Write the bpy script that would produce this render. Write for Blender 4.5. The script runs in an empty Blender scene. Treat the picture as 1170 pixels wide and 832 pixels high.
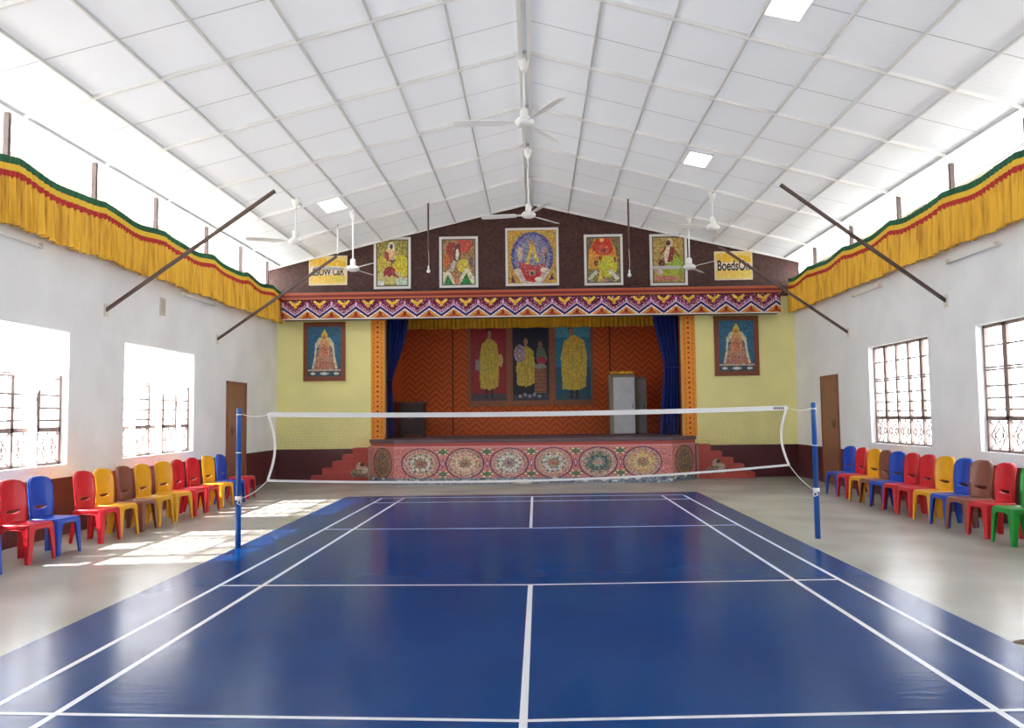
import bpy, bmesh, math, random
import numpy as np
from mathutils import Vector, Matrix, geometry

PI = math.pi
scene = bpy.context.scene
C = scene.collection
rnd = random.Random(7)

# ------------------------------------------------------------------ camera
yaw, pitch, roll, FPX = 0.027889, 0.063134, -0.011638, 940.0
fwd = Vector((-math.sin(yaw) * math.cos(pitch), math.cos(yaw) * math.cos(pitch), math.sin(pitch)))
rgt = Vector((math.cos(yaw), math.sin(yaw), 0))
upv = rgt.cross(fwd)
rgt2 = rgt * math.cos(roll) + upv * math.sin(roll)
upv2 = upv * math.cos(roll) - rgt * math.sin(roll)
cam_data = bpy.data.cameras.new('camera')
cam = bpy.data.objects.new('camera', cam_data)
C.objects.link(cam)
M = Matrix((rgt2, upv2, -fwd)).transposed().to_4x4()
M.translation = Vector((0.092, -10.157, 1.639))
cam.matrix_world = M
cam_data.sensor_width = 36
cam_data.lens = FPX / 1170 * 36
cam_data.clip_end = 300
scene.camera = cam

# ------------------------------------------------------------------ light
SKY = 5.0
SUN = 19.0
CEIL_TRANS = 0.012
EXPOSURE = 1.07
world = bpy.data.worlds.new('world')
scene.world = world
world.use_nodes = True
bg = world.node_tree.nodes['Background']
bg.inputs['Color'].default_value = (0.93, 0.97, 1.0, 1)
bg.inputs['Strength'].default_value = SKY
sun_data = bpy.data.lights.new('sun', 'SUN')
sun_data.energy = SUN
sun_data.angle = math.radians(1.2)
sun_data.color = (1.0, 0.96, 0.9)
sun = bpy.data.objects.new('sun', sun_data)
C.objects.link(sun)
sun.rotation_euler = Vector((1.0, 0.12, -0.82)).to_track_quat('-Z', 'Y').to_euler()

vs = scene.view_settings
vs.view_transform = 'Standard'
vs.look = 'None'
vs.gamma = 1.0
vs.use_curve_mapping = False
vs.exposure = EXPOSURE
scene.cycles.max_bounces = 10
scene.cycles.diffuse_bounces = 6
scene.cycles.glossy_bounces = 4
scene.cycles.transparent_max_bounces = 16
scene.cycles.use_denoising = True
scene.cycles.sample_clamp_indirect = 8.0
scene.cycles.caustics_reflective = False
scene.cycles.caustics_refractive = False


# ------------------------------------------------------------------ helpers
def lin(r, g, b):
    def f(v):
        v /= 255.0
        return v / 12.92 if v <= 0.04045 else ((v + 0.055) / 1.055) ** 2.4
    return (f(r), f(g), f(b), 1.0)


def mat(name, col, rough=0.6, metal=0.0, spec=0.5, noise=0.0, nscale=8.0, bump=0.0, bscale=60.0, emit=0.0, trans=0.0):
    m = bpy.data.materials.new(name)
    m.use_nodes = True
    nt = m.node_tree
    b = nt.nodes['Principled BSDF']
    c = lin(*col)
    b.inputs['Base Color'].default_value = c
    b.inputs['Roughness'].default_value = rough
    b.inputs['Metallic'].default_value = metal
    b.inputs['Specular IOR Level'].default_value = spec
    if noise > 0:
        tc = nt.nodes.new('ShaderNodeTexCoord')
        n = nt.nodes.new('ShaderNodeTexNoise')
        n.inputs['Scale'].default_value = nscale
        n.inputs['Detail'].default_value = 5
        r = nt.nodes.new('ShaderNodeMapRange')
        r.inputs['From Min'].default_value = 0.3
        r.inputs['From Max'].default_value = 0.7
        r.inputs['To Min'].default_value = 1 - noise
        r.inputs['To Max'].default_value = 1 + noise * 0.5
        mx = nt.nodes.new('ShaderNodeVectorMath')
        mx.operation = 'SCALE'
        mx.inputs[0].default_value = c[:3]
        nt.links.new(tc.outputs['Object'], n.inputs['Vector'])
        nt.links.new(n.outputs['Fac'], r.inputs['Value'])
        nt.links.new(r.outputs['Result'], mx.inputs['Scale'])
        nt.links.new(mx.outputs[0], b.inputs['Base Color'])
    if bump > 0:
        tc = nt.nodes.new('ShaderNodeTexCoord')
        n = nt.nodes.new('ShaderNodeTexNoise')
        n.inputs['Scale'].default_value = bscale
        n.inputs['Detail'].default_value = 4
        bp = nt.nodes.new('ShaderNodeBump')
        bp.inputs['Strength'].default_value = bump
        bp.inputs['Distance'].default_value = 0.01
        nt.links.new(tc.outputs['Object'], n.inputs['Vector'])
        nt.links.new(n.outputs['Fac'], bp.inputs['Height'])
        nt.links.new(bp.outputs['Normal'], b.inputs['Normal'])
    if emit > 0:
        b.inputs['Emission Color'].default_value = c
        b.inputs['Emission Strength'].default_value = emit
    return m


def BM():
    return bmesh.new()


def quad(bm, pts, mi=0):
    f = bm.faces.new([bm.verts.new(p) for p in pts])
    f.material_index = mi
    return f


def box(bm, x0, x1, y0, y1, z0, z1, mi=0):
    v = [bm.verts.new((x, y, z)) for x in (x0, x1) for y in (y0, y1) for z in (z0, z1)]
    for idx in ((0, 1, 3, 2), (4, 6, 7, 5), (0, 4, 5, 1), (2, 3, 7, 6), (0, 2, 6, 4), (1, 5, 7, 3)):
        f = bm.faces.new([v[i] for i in idx])
        f.material_index = mi


def frame_of(d, up=Vector((0, 0, 1))):
    d = d.normalized()
    if abs(d.dot(up)) > 0.98:
        up = Vector((0, 1, 0))
    s = d.cross(up).normalized()
    t = s.cross(d).normalized()
    return s, t


def bar(bm, a, b, w, h, mi=0, up=Vector((0, 0, 1))):
    a, b = Vector(a), Vector(b)
    s, t = frame_of(b - a, up)
    vs_ = []
    for p in (a, b):
        for i, j in ((-1, -1), (1, -1), (1, 1), (-1, 1)):
            vs_.append(bm.verts.new(p + s * i * w / 2 + t * j * h / 2))
    for k in range(4):
        f = bm.faces.new((vs_[k], vs_[(k + 1) % 4], vs_[4 + (k + 1) % 4], vs_[4 + k]))
        f.material_index = mi
    bm.faces.new(vs_[3::-1]).material_index = mi
    bm.faces.new(vs_[4:]).material_index = mi


def tube(bm, pts, r, n=8, mi=0, closed=False, caps=True):
    pts = [Vector(p) for p in pts]
    if not isinstance(r, (list, tuple)):
        r = [r] * len(pts)
    rings = []
    N = len(pts)
    prev = None
    for i, p in enumerate(pts):
        if closed:
            d = pts[(i + 1) % N] - pts[i - 1]
        else:
            d = pts[min(i + 1, N - 1)] - pts[max(i - 1, 0)]
        if prev is None:
            s, t = frame_of(d)
        else:
            d = d.normalized()
            s = (prev - d * prev.dot(d)).normalized()
            t = d.cross(s) * -1
            t = s.cross(d)
        prev = s
        rings.append([bm.verts.new(p + (s * math.cos(2 * PI * k / n) + t * math.sin(2 * PI * k / n)) * r[i]) for k in range(n)])
    for i in range(N if closed else N - 1):
        A, B = rings[i], rings[(i + 1) % N]
        for k in range(n):
            f = bm.faces.new((A[k], A[(k + 1) % n], B[(k + 1) % n], B[k]))
            f.material_index = mi
            f.smooth = n > 4
    if caps and not closed:
        bm.faces.new(rings[0][::-1]).material_index = mi
        bm.faces.new(rings[-1]).material_index = mi


def lathe(bm, prof, n=20, mi=0, centre=(0, 0, 0)):
    cx, cy, cz = centre
    rings = []
    for r, z in prof:
        rings.append([bm.verts.new((cx + r * math.cos(2 * PI * k / n), cy + r * math.sin(2 * PI * k / n), cz + z)) for k in range(n)])
    for A, B in zip(rings, rings[1:]):
        for k in range(n):
            f = bm.faces.new((A[k], A[(k + 1) % n], B[(k + 1) % n], B[k]))
            f.smooth = True
            f.material_index = mi
    bm.faces.new(rings[0][::-1]).material_index = mi
    bm.faces.new(rings[-1]).material_index = mi


def obj(name, bm, mats, parent=None, recalc=True, weld=False):
    if weld:
        bmesh.ops.remove_doubles(bm, verts=bm.verts, dist=1e-5)
    if recalc:
        bmesh.ops.recalc_face_normals(bm, faces=bm.faces)
    me = bpy.data.meshes.new(name)
    bm.to_mesh(me)
    bm.free()
    if not isinstance(mats, (list, tuple)):
        mats = [mats]
    for m in mats:
        me.materials.append(m)
    o = bpy.data.objects.new(name, me)
    C.objects.link(o)
    if parent:
        o.parent = parent
    return o


def thing(name, label, cat, loc=(0, 0, 0), rotz=0.0, group=None):
    o = bpy.data.objects.new(name, None)
    o.empty_display_size = 0.2
    C.objects.link(o)
    o.location = loc
    o.rotation_euler = (0, 0, rotz)
    o['label'] = label
    o['category'] = cat
    if group:
        o['group'] = group
    return o


def tag(o, label, cat, group=None):
    o['label'] = label
    o['category'] = cat
    if group:
        o['group'] = group
    return o


def struct(o, label=None):
    o['kind'] = 'structure'
    if label:
        o['label'] = label
    return o


def dup(root, loc, rotz, label, group=None, recolor=None):
    r = root.copy()
    C.objects.link(r)
    r.location = loc
    r.rotation_euler = (0, 0, rotz)
    r['label'] = label
    if group:
        r['group'] = group
    for ch in list(root.children):
        c = ch.copy()
        C.objects.link(c)
        c.parent = r
        if recolor:
            c.material_slots[0].link = 'OBJECT'
            c.material_slots[0].material = recolor
        for g in list(ch.children):
            d = g.copy()
            C.objects.link(d)
            d.parent = c
    return r


# ---- painted canvas: a grid mesh whose face colours carry a painted design
class Canvas:
    def __init__(self, nx, ny, col):
        self.a = np.zeros((ny, nx, 3))
        self.a[:] = col
        yy, xx = np.mgrid[0:ny, 0:nx]
        self.u = (xx + 0.5) / nx
        self.v = (yy + 0.5) / ny      # v=0 bottom
        self.rs = np.random.RandomState(nx * 31 + ny)

    def put(self, mask, col, k=1.0):
        self.a[mask] = self.a[mask] * (1 - k) + np.array(col) * k

    def ell(self, cu, cv, ru, rv, col, k=1.0):
        self.put(((self.u - cu) / ru) ** 2 + ((self.v - cv) / rv) ** 2 < 1, col, k)

    def ring(self, cu, cv, ru, rv, w, col, k=1.0):
        d = np.sqrt(((self.u - cu) / ru) ** 2 + ((self.v - cv) / rv) ** 2)
        self.put(np.abs(d - 1) < w, col, k)

    def rect(self, u0, u1, v0, v1, col, k=1.0):
        self.put((self.u > u0) & (self.u < u1) & (self.v > v0) & (self.v < v1), col, k)

    def poly(self, pts, col, k=1.0):
        ins = np.zeros(self.u.shape, bool)
        n = len(pts)
        for i in range(n):
            x1, y1 = pts[i]
            x2, y2 = pts[(i + 1) % n]
            c = (y1 > self.v) != (y2 > self.v)
            with np.errstate(divide='ignore', invalid='ignore'):
                xi = (x2 - x1) * (self.v - y1) / ((y2 - y1) if y2 != y1 else 1e-9) + x1
            ins ^= c & (self.u < xi)
        self.put(ins, col, k)

    def speck(self, mask, cols, dens, size=1):
        ny, nx = self.u.shape
        r = self.rs.rand((ny + size - 1) // size, (nx + size - 1) // size)
        ci = self.rs.randint(0, len(cols), r.shape)
        r = np.kron(r, np.ones((size, size)))[:ny, :nx]
        ci = np.kron(ci, np.ones((size, size), int))[:ny, :nx]
        for i, c in enumerate(cols):
            self.put(mask & (r < dens) & (ci == i), c, 0.8)

    def grain(self, amt=0.18, size=2, tint=14):
        ny, nx = self.u.shape
        sh = ((ny + size - 1) // size, (nx + size - 1) // size)
        k = np.kron(1 + amt * (self.rs.rand(*sh) * 2 - 1), np.ones((size, size)))[:ny, :nx]
        t = np.kron(self.rs.randn(sh[0], sh[1], 3) * tint, np.ones((size, size, 1)))[:ny, :nx]
        self.a = np.clip(self.a * k[..., None] + t, 4, 250)

    def mesh(self, name, fn, material, parent=None, thick=None):
        """fn(u, v) -> xyz of the painted face; v up."""
        ny, nx = self.u.shape
        co = [fn(i / nx, j / ny) for j in range(ny + 1) for i in range(nx + 1)]
        fs = []
        for j in range(ny):
            for i in range(nx):
                a = j * (nx + 1) + i
                fs.append((a, a + 1, a + nx + 2, a + nx + 1))
        me = bpy.data.meshes.new(name)
        me.from_pydata(co, [], fs)
        at = me.attributes.new('paint', 'FLOAT_COLOR', 'CORNER')
        s = self.a / 255.0
        s = np.where(s <= 0.04045, s / 12.92, ((s + 0.055) / 1.055) ** 2.4)
        s = np.concatenate([s, np.ones(s.shape[:2] + (1,))], 2).reshape(-1, 1, 4)
        at.data.foreach_set('color', np.repeat(s, 4, 1).ravel().astype(np.float32))
        me.materials.append(material)
        o = bpy.data.objects.new(name, me)
        C.objects.link(o)
        if parent:
            o.parent = parent
        return o


def paint_mat(name, rough=0.6, spec=0.4):
    m = bpy.data.materials.new(name)
    m.use_nodes = True
    nt = m.node_tree
    b = nt.nodes['Principled BSDF']
    b.inputs['Roughness'].default_value = rough
    b.inputs['Specular IOR Level'].default_value = spec
    a = nt.nodes.new('ShaderNodeAttribute')
    a.attribute_name = 'paint'
    nt.links.new(a.outputs['Color'], b.inputs['Base Color'])
    return m


# ------------------------------------------------------------------ room numbers
XL, XR, YB = -6.756, 6.883, 11.46
WT = 0.25
WAIN = 0.827
WTOP = 5.0
RZ, RM = 7.28, 0.236
YNEAR = -12.6


def roofz(x):
    return RZ - RM * abs(x)


# ------------------------------------------------------------------ materials
def wall_mat(name, upper, lower, rough_u=0.75, rough_l=0.32):
    m = bpy.data.materials.new(name)
    m.use_nodes = True
    nt = m.node_tree
    b = nt.nodes['Principled BSDF']
    g = nt.nodes.new('ShaderNodeNewGeometry')
    sp = nt.nodes.new('ShaderNodeSeparateXYZ')
    gt = nt.nodes.new('ShaderNodeMath')
    gt.operation = 'GREATER_THAN'
    gt.inputs[1].default_value = WAIN
    n = nt.nodes.new('ShaderNodeTexNoise')
    n.inputs['Scale'].default_value = 1.3
    n.inputs['Detail'].default_value = 6
    r = nt.nodes.new('ShaderNodeMapRange')
    r.inputs['From Min'].default_value = 0.3
    r.inputs['From Max'].default_value = 0.7
    r.inputs['To Min'].default_value = 0.93
    r.inputs['To Max'].default_value = 1.03
    mix = nt.nodes.new('ShaderNodeMix')
    mix.data_type = 'RGBA'
    mix.inputs['A'].default_value = lin(*lower)
    mix.inputs['B'].default_value = lin(*upper)
    mul = nt.nodes.new('ShaderNodeVectorMath')
    mul.operation = 'SCALE'
    nt.links.new(g.outputs['Position'], sp.inputs[0])
    nt.links.new(sp.outputs['Z'], gt.inputs[0])
    nt.links.new(gt.outputs[0], mix.inputs['Factor'])
    nt.links.new(g.outputs['Position'], n.inputs['Vector'])
    nt.links.new(n.outputs['Fac'], r.inputs['Value'])
    nt.links.new(mix.outputs['Result'], mul.inputs[0])
    nt.links.new(r.outputs['Result'], mul.inputs['Scale'])
    nt.links.new(mul.outputs[0], b.inputs['Base Color'])
    rr = nt.nodes.new('ShaderNodeMapRange')
    rr.inputs['To Min'].default_value = rough_l
    rr.inputs['To Max'].default_value = rough_u
    nt.links.new(gt.outputs[0], rr.inputs['Value'])
    nt.links.new(rr.outputs['Result'], b.inputs['Roughness'])
    n2 = nt.nodes.new('ShaderNodeTexNoise')
    n2.inputs['Scale'].default_value = 6
    n2.inputs['Detail'].default_value = 5
    bp = nt.nodes.new('ShaderNodeBump')
    bp.inputs['Strength'].default_value = 0.25
    bp.inputs['Distance'].default_value = 0.02
    nt.links.new(g.outputs['Position'], n2.inputs['Vector'])
    nt.links.new(n2.outputs['Fac'], bp.inputs['Height'])
    nt.links.new(bp.outputs['Normal'], b.inputs['Normal'])
    return m


M_SIDE = wall_mat('white_wall_paint', (242, 243, 244), (92, 44, 46))
M_YELL = wall_mat('yellow_wall_paint', (242, 234, 162), (84, 36, 42))


def glossy_floor(name, cols, rough, wav, scale, bumpd=0.004, g0=0.04, g1=0.16):
    m = bpy.data.materials.new(name)
    m.use_nodes = True
    nt = m.node_tree
    b = nt.nodes['Principled BSDF']
    g = nt.nodes.new('ShaderNodeNewGeometry')
    n = nt.nodes.new('ShaderNodeTexNoise')
    n.inputs['Scale'].default_value = scale
    n.inputs['Detail'].default_value = 3
    n.inputs['Roughness'].default_value = 0.45
    cr = nt.nodes.new('ShaderNodeValToRGB')
    cr.color_ramp.elements[0].position = 0.32
    cr.color_ramp.elements[0].color = lin(*cols[0])
    cr.color_ramp.elements[1].position = 0.68
    cr.color_ramp.elements[1].color = lin(*cols[1])
    nt.links.new(g.outputs['Position'], n.inputs['Vector'])
    nt.links.new(n.outputs['Fac'], cr.inputs['Fac'])
    nt.links.new(cr.outputs['Color'], b.inputs['Base Color'])
    n3 = nt.nodes.new('ShaderNodeTexNoise')
    n3.inputs['Scale'].default_value = 0.9
    n3.inputs['Detail'].default_value = 3
    rr = nt.nodes.new('ShaderNodeMapRange')
    rr.inputs['From Min'].default_value = 0.3
    rr.inputs['From Max'].default_value = 0.7
    rr.inputs['To Min'].default_value = rough * 0.8
    rr.inputs['To Max'].default_value = rough * 1.25
    nt.links.new(g.outputs['Position'], n3.inputs['Vector'])
    nt.links.new(n3.outputs['Fac'], rr.inputs['Value'])
    nt.links.new(rr.outputs['Result'], b.inputs['Roughness'])
    # gentle cross ripples of the sheet or screed
    mp = nt.nodes.new('ShaderNodeMapping')
    mp.inputs['Scale'].default_value = (1.6, 10.0, 1)
    n2 = nt.nodes.new('ShaderNodeTexNoise')
    n2.inputs['Scale'].default_value = 2.2
    n2.inputs['Detail'].default_value = 4
    bp = nt.nodes.new('ShaderNodeBump')
    bp.inputs['Strength'].default_value = wav
    bp.inputs['Distance'].default_value = bumpd
    nt.links.new(g.outputs['Position'], mp.inputs['Vector'])
    nt.links.new(mp.outputs['Vector'], n2.inputs['Vector'])
    nt.links.new(n2.outputs['Fac'], bp.inputs['Height'])
    nt.links.new(bp.outputs['Normal'], b.inputs['Normal'])
    b.inputs['Specular IOR Level'].default_value = 0.0
    b.inputs['Roughness'].default_value = 1.0
    nt.links.remove(b.inputs['Roughness'].links[0])
    gl = nt.nodes.new('ShaderNodeBsdfGlossy')
    nt.links.new(rr.outputs['Result'], gl.inputs['Roughness'])
    nt.links.new(bp.outputs['Normal'], gl.inputs['Normal'])
    lw = nt.nodes.new('ShaderNodeLayerWeight')
    pw = nt.nodes.new('ShaderNodeMath')
    pw.operation = 'POWER'
    pw.inputs[1].default_value = 5.0
    mr = nt.nodes.new('ShaderNodeMapRange')
    mr.inputs['To Min'].default_value = g0
    mr.inputs['To Max'].default_value = g1
    nt.links.new(lw.outputs['Facing'], pw.inputs[0])
    nt.links.new(pw.outputs[0], mr.inputs['Value'])
    ms = nt.nodes.new('ShaderNodeMixShader')
    nt.links.new(mr.outputs['Result'], ms.inputs['Fac'])
    nt.links.new(b.outputs[0], ms.inputs[1])
    nt.links.new(gl.outputs[0], ms.inputs[2])
    nt.links.new(ms.outputs[0], nt.nodes['Material Output'].inputs['Surface'])
    return m


M_FLOOR = glossy_floor('grey_cement_floor', ((160, 156, 149), (178, 174, 167)), 0.205, 0.5, 0.9, bumpd=0.003, g0=0.04, g1=0.6)
M_MAT = glossy_floor('blue_court_vinyl', ((0, 56, 118), (0, 63, 126)), 0.17, 0.55, 0.8, bumpd=0.003, g0=0.02, g1=0.6)
M_LINE = mat('white_court_line', (225, 228, 235), 0.35)


def ceiling_mat():
    m = bpy.data.materials.new('white_ribbed_ceiling_board')
    m.use_nodes = True
    nt = m.node_tree
    b = nt.nodes['Principled BSDF']
    b.inputs['Roughness'].default_value = 0.45
    g = nt.nodes.new('ShaderNodeNewGeometry')
    w = nt.nodes.new('ShaderNodeTexWave')
    w.wave_type = 'BANDS'
    w.bands_direction = 'Y'
    w.inputs['Scale'].default_value = 2.6
    w.inputs['Distortion'].default_value = 0.3
    n = nt.nodes.new('ShaderNodeTexNoise')
    n.inputs['Scale'].default_value = 0.5
    cr = nt.nodes.new('ShaderNodeValToRGB')
    cr.color_ramp.elements[0].color = lin(228, 232, 238)
    cr.color_ramp.elements[1].color = lin(236, 240, 246)
    bp = nt.nodes.new('ShaderNodeBump')
    bp.inputs['Strength'].default_value = 0.10
    bp.inputs['Distance'].default_value = 0.01
    nt.links.new(g.outputs['Position'], w.inputs['Vector'])
    nt.links.new(g.outputs['Position'], n.inputs['Vector'])
    nt.links.new(n.outputs['Fac'], cr.inputs['Fac'])
    nt.links.new(cr.outputs['Color'], b.inputs['Base Color'])
    nt.links.new(w.outputs['Fac'], bp.inputs['Height'])
    nt.links.new(bp.outputs['Normal'], b.inputs['Normal'])
    # slight translucency added so the sky brightens the ceiling evenly
    tl = nt.nodes.new('ShaderNodeBsdfTranslucent')
    tl.inputs['Color'].default_value = lin(240, 240, 240)
    mx = nt.nodes.new('ShaderNodeMixShader')
    mx.inputs['Fac'].default_value = CEIL_TRANS
    nt.links.new(b.outputs[0], mx.inputs[1])
    nt.links.new(tl.outputs[0], mx.inputs[2])
    nt.links.new(mx.outputs[0], nt.nodes['Material Output'].inputs['Surface'])
    return m


M_CEIL = ceiling_mat()
M_SEAM = mat('ceiling_joint', (172, 172, 172), 0.8)
M_BATTEN = mat('white_batten_paint', (206, 206, 204), 0.5)
M_RAFTER = mat('white_rafter_paint', (228, 227, 225), 0.5)
M_STEEL = mat('brown_steel_paint', (92, 70, 66), 0.5, noise=0.15)
M_GABLE = mat('brown_mottled_gable', (76, 44, 38), 0.5, spec=0.35, noise=0.55, nscale=14, bump=0.8, bscale=26)
M_WHITE = mat('white_enamel', (238, 238, 236), 0.35)
M_CREAM = mat('cream_plastic', (226, 218, 205), 0.5)
M_DARKGREY = mat('dark_grey', (50, 48, 48), 0.5)
M_WINFRAME = mat('brown_window_paint', (148, 128, 122), 0.5, noise=0.1)
M_DOOR = mat('brown_plywood', (146, 94, 72), 0.45, noise=0.12, nscale=4)
M_DOORL = mat('brown_plywood_shaded_side', (124, 84, 62), 0.45, noise=0.12, nscale=4)
M_PICT = paint_mat('painted_picture', 0.4)
M_CLOTHPAINT = paint_mat('painted_cloth', 0.85, 0.2)
M_MURAL = paint_mat('painted_mural', 0.5)
M_PWHITE = mat('white_picture_frame', (222, 218, 214), 0.5)
M_TIMBER = mat('red_brown_timber_frame', (128, 66, 36), 0.5, noise=0.15, nscale=20)


def glass_mat():
    m = bpy.data.materials.new('window_glass')
    m.use_nodes = True
    nt = m.node_tree
    nt.nodes.remove(nt.nodes['Principled BSDF'])
    out = nt.nodes['Material Output']
    t = nt.nodes.new('ShaderNodeBsdfTransparent')
    g = nt.nodes.new('ShaderNodeBsdfGlossy')
    g.inputs['Roughness'].default_value = 0.05
    mx = nt.nodes.new('ShaderNodeMixShader')
    mx.inputs['Fac'].default_value = 0.06
    nt.links.new(t.outputs[0], mx.inputs[1])
    nt.links.new(g.outputs[0], mx.inputs[2])
    nt.links.new(mx.outputs[0], out.inputs['Surface'])
    return m


M_GLASS = glass_mat()


def cloth_trans(name, col, tf=0.5, tr=0.15):
    m = bpy.data.materials.new(name)
    m.use_nodes = True
    nt = m.node_tree
    nt.nodes.remove(nt.nodes['Principled BSDF'])
    out = nt.nodes['Material Output']
    d = nt.nodes.new('ShaderNodeBsdfDiffuse')
    t = nt.nodes.new('ShaderNodeBsdfTranslucent')
    tp = nt.nodes.new('ShaderNodeBsdfTransparent')
    for s in (d, t):
        s.inputs['Color'].default_value = lin(*col)
    m1 = nt.nodes.new('ShaderNodeMixShader')
    m1.inputs['Fac'].default_value = tf
    m2 = nt.nodes.new('ShaderNodeMixShader')
    m2.inputs['Fac'].default_value = tr
    nt.links.new(d.outputs[0], m1.inputs[1])
    nt.links.new(t.outputs[0], m1.inputs[2])
    nt.links.new(m1.outputs[0], m2.inputs[1])
    nt.links.new(tp.outputs[0], m2.inputs[2])
    nt.links.new(m2.outputs[0], out.inputs['Surface'])
    return m


M_SHEER = cloth_trans("white_sheer_cloth", (248, 248, 248), 0.72, 0.3)

# ------------------------------------------------------------------ ground and floor
bm = BM()
box(bm, -80, 80, -80, 80, -0.5, -0.3)
struct(obj('ground', bm, mat('pale_outside_concrete', (205, 203, 198), 0.9, noise=0.1, nscale=1)), 'pale open ground outside the hall')
bm = BM()
box(bm, XL - WT, XR + WT, YNEAR, YB + WT, -0.3, 0.0)
struct(obj('floor', bm, M_FLOOR))

# blue court sheet with its white lines
def court():
    bm = BM()
    P = [(-3.86, 6.98), (3.46, 7.4), (3.42, -9.2), (-3.58, -9.2)]
    z = 0.004
    lo = [bm.verts.new((x, y, 0.0005)) for x, y in P]
    hi = [bm.verts.new((x, y, z)) for x, y in P]
    bm.faces.new(hi)
    bm.faces.new(lo[::-1])
    for k in range(4):
        bm.faces.new((lo[k], lo[(k + 1) % 4], hi[(k + 1) % 4], hi[k]))
    def line(pts, w=0.045):
        zz = z + (0.0012 if abs(pts[0][0] - pts[-1][0]) < 1 else 0.0018)
        pts = [Vector((x, y, zz)) for x, y in pts]
        for a, b in zip(pts, pts[1:]):
            d = (b - a).normalized()
            n = Vector((-d.y, d.x, 0)) * w / 2
            quad(bm, (a - n, b - n, b + n, a + n), 1)
    line([(-3.05, 6.62), (-3.04, -9)])
    line([(-2.60, 6.62), (-2.62, -9)])
    line([(3.06, 6.66), (3.03, -9)])
    line([(2.62, 6.64), (2.58, -9)])
    line([(0.0, 6.62), (0.0, 1.985)])
    line([(0.02, -2.04), (-0.01, -9)])
    line([(-3.05, 6.60), (0, 6.66), (3.06, 6.75)], 0.06)
    line([(-3.05, 5.68), (0, 5.75), (3.06, 5.92)], 0.06)
    line([(-3.05, 1.99), (0, 1.96), (3.06, 2.13)], 0.05)
    line([(-3.05, -2.02), (0, -2.07), (3.04, -1.9)], 0.045)
    line([(-3.05, -5.50), (0, -5.63), (3.04, -5.46)], 0.04)
    return bm
tag(obj('court_mat', court(), [M_MAT, M_LINE]), 'large glossy blue badminton court mat with white lines on the cement floor', 'court mat')

# ------------------------------------------------------------------ walls with openings
def wall_x(name, xin, xout, y0, y1, z0, z1, holes, m):
    """wall lying in a plane of constant X, rectangular holes (ya, yb, za, zb)"""
    ys = sorted({y0, y1} | {h[0] for h in holes} | {h[1] for h in holes})
    zs = sorted({z0, z1} | {h[2] for h in holes} | {h[3] for h in holes})
    bm = BM()
    def hole(a, b):
        return any(h[0] <= a < h[1] and h[2] <= b < h[3] for h in holes)
    for i in range(len(ys) - 1):
        for j in range(len(zs) - 1):
            yc, zc = (ys[i] + ys[i + 1]) / 2, (zs[j] + zs[j + 1]) / 2
            if hole(yc, zc):
                continue
            for x in (xin, xout):
                quad(bm, ((x, ys[i], zs[j]), (x, ys[i + 1], zs[j]), (x, ys[i + 1], zs[j + 1]), (x, ys[i], zs[j + 1])))
    def rim(ya, yb, za, zb):
        quad(bm, ((xin, ya, za), (xout, ya, za), (xout, yb, za), (xin, yb, za)))
        quad(bm, ((xin, ya, zb), (xout, ya, zb), (xout, yb, zb), (xin, yb, zb)))
        quad(bm, ((xin, ya, za), (xout, ya, za), (xout, ya, zb), (xin, ya, zb)))
        quad(bm, ((xin, yb, za), (xout, yb, za), (xout, yb, zb), (xin, yb, zb)))
    for h in holes:
        rim(*h)
    rim(y0, y1, z0, z1)
    return struct(obj(name, bm, m, weld=True))


ZW0, ZW1 = 1.015, 2.945
WL = [(-1.07, 1.73), (3.36, 6.17), (-8.6, -5.8), (-12.1, -9.5)]  # last two openings are out of view, added to let in daylight
WR = [(-0.2, 2.66), (4.22, 6.76), (-4.7, -2.0), (-9.2, -6.5)]  # last two likewise unseen, added for their daylight
wall_x('wall_left', XL, XL - WT, YNEAR, YB, 0, WTOP, [(a, b, ZW0, ZW1) for a, b in WL], M_SIDE)
wall_x('wall_right', XR, XR + WT, YNEAR, YB, 0, WTOP, [(a, b, ZW0, ZW1) for a, b in WR], M_SIDE)

# stage-end wall: yellow wall with the stage opening, brown gable above
SX0, SX1, SZ0, SZ1 = -3.9, 3.95, 1.08, 4.45
for (x0, x1, z0, z1) in ((XL - WT, SX0, 0, 4.7), (SX1, XR + WT, 0, 4.7), (SX0, SX1, SZ1, 4.7)):
    bm = BM()
    box(bm, x0, x1, YB, YB + WT, z0, z1)
    struct(obj('wall_back', bm, M_YELL))
bm = BM()
gx = 7.06
pts = [(-gx, 4.7), (gx, 4.7), (gx, roofz(gx) + 0.02), (0, RZ + 0.02), (-gx, roofz(gx) + 0.02)]
A = [bm.verts.new((x, YB - 0.01, z)) for x, z in pts]
B = [bm.verts.new((x, YB + WT, z)) for x, z in pts]
bm.faces.new(A); bm.faces.new(B[::-1])
for k in range(5):
    bm.faces.new((A[k], A[(k + 1) % 5], B[(k + 1) % 5], B[k]))
struct(obj('wall_gable', bm, M_GABLE), 'mottled brown gable above the stage opening')
# wall behind the photographer
bm = BM()
A = [bm.verts.new((x, YNEAR - WT, z)) for x, z in ((-gx, 0), (gx, 0), (gx, roofz(gx)), (0, RZ), (-gx, roofz(gx)))]
B = [bm.verts.new((v.co.x, YNEAR, v.co.z)) for v in A]
bm.faces.new(A); bm.faces.new(B[::-1])
for k in range(5):
    bm.faces.new((A[k], A[(k + 1) % 5], B[(k + 1) % 5], B[k]))
struct(obj('wall_front', bm, M_SIDE))

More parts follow.
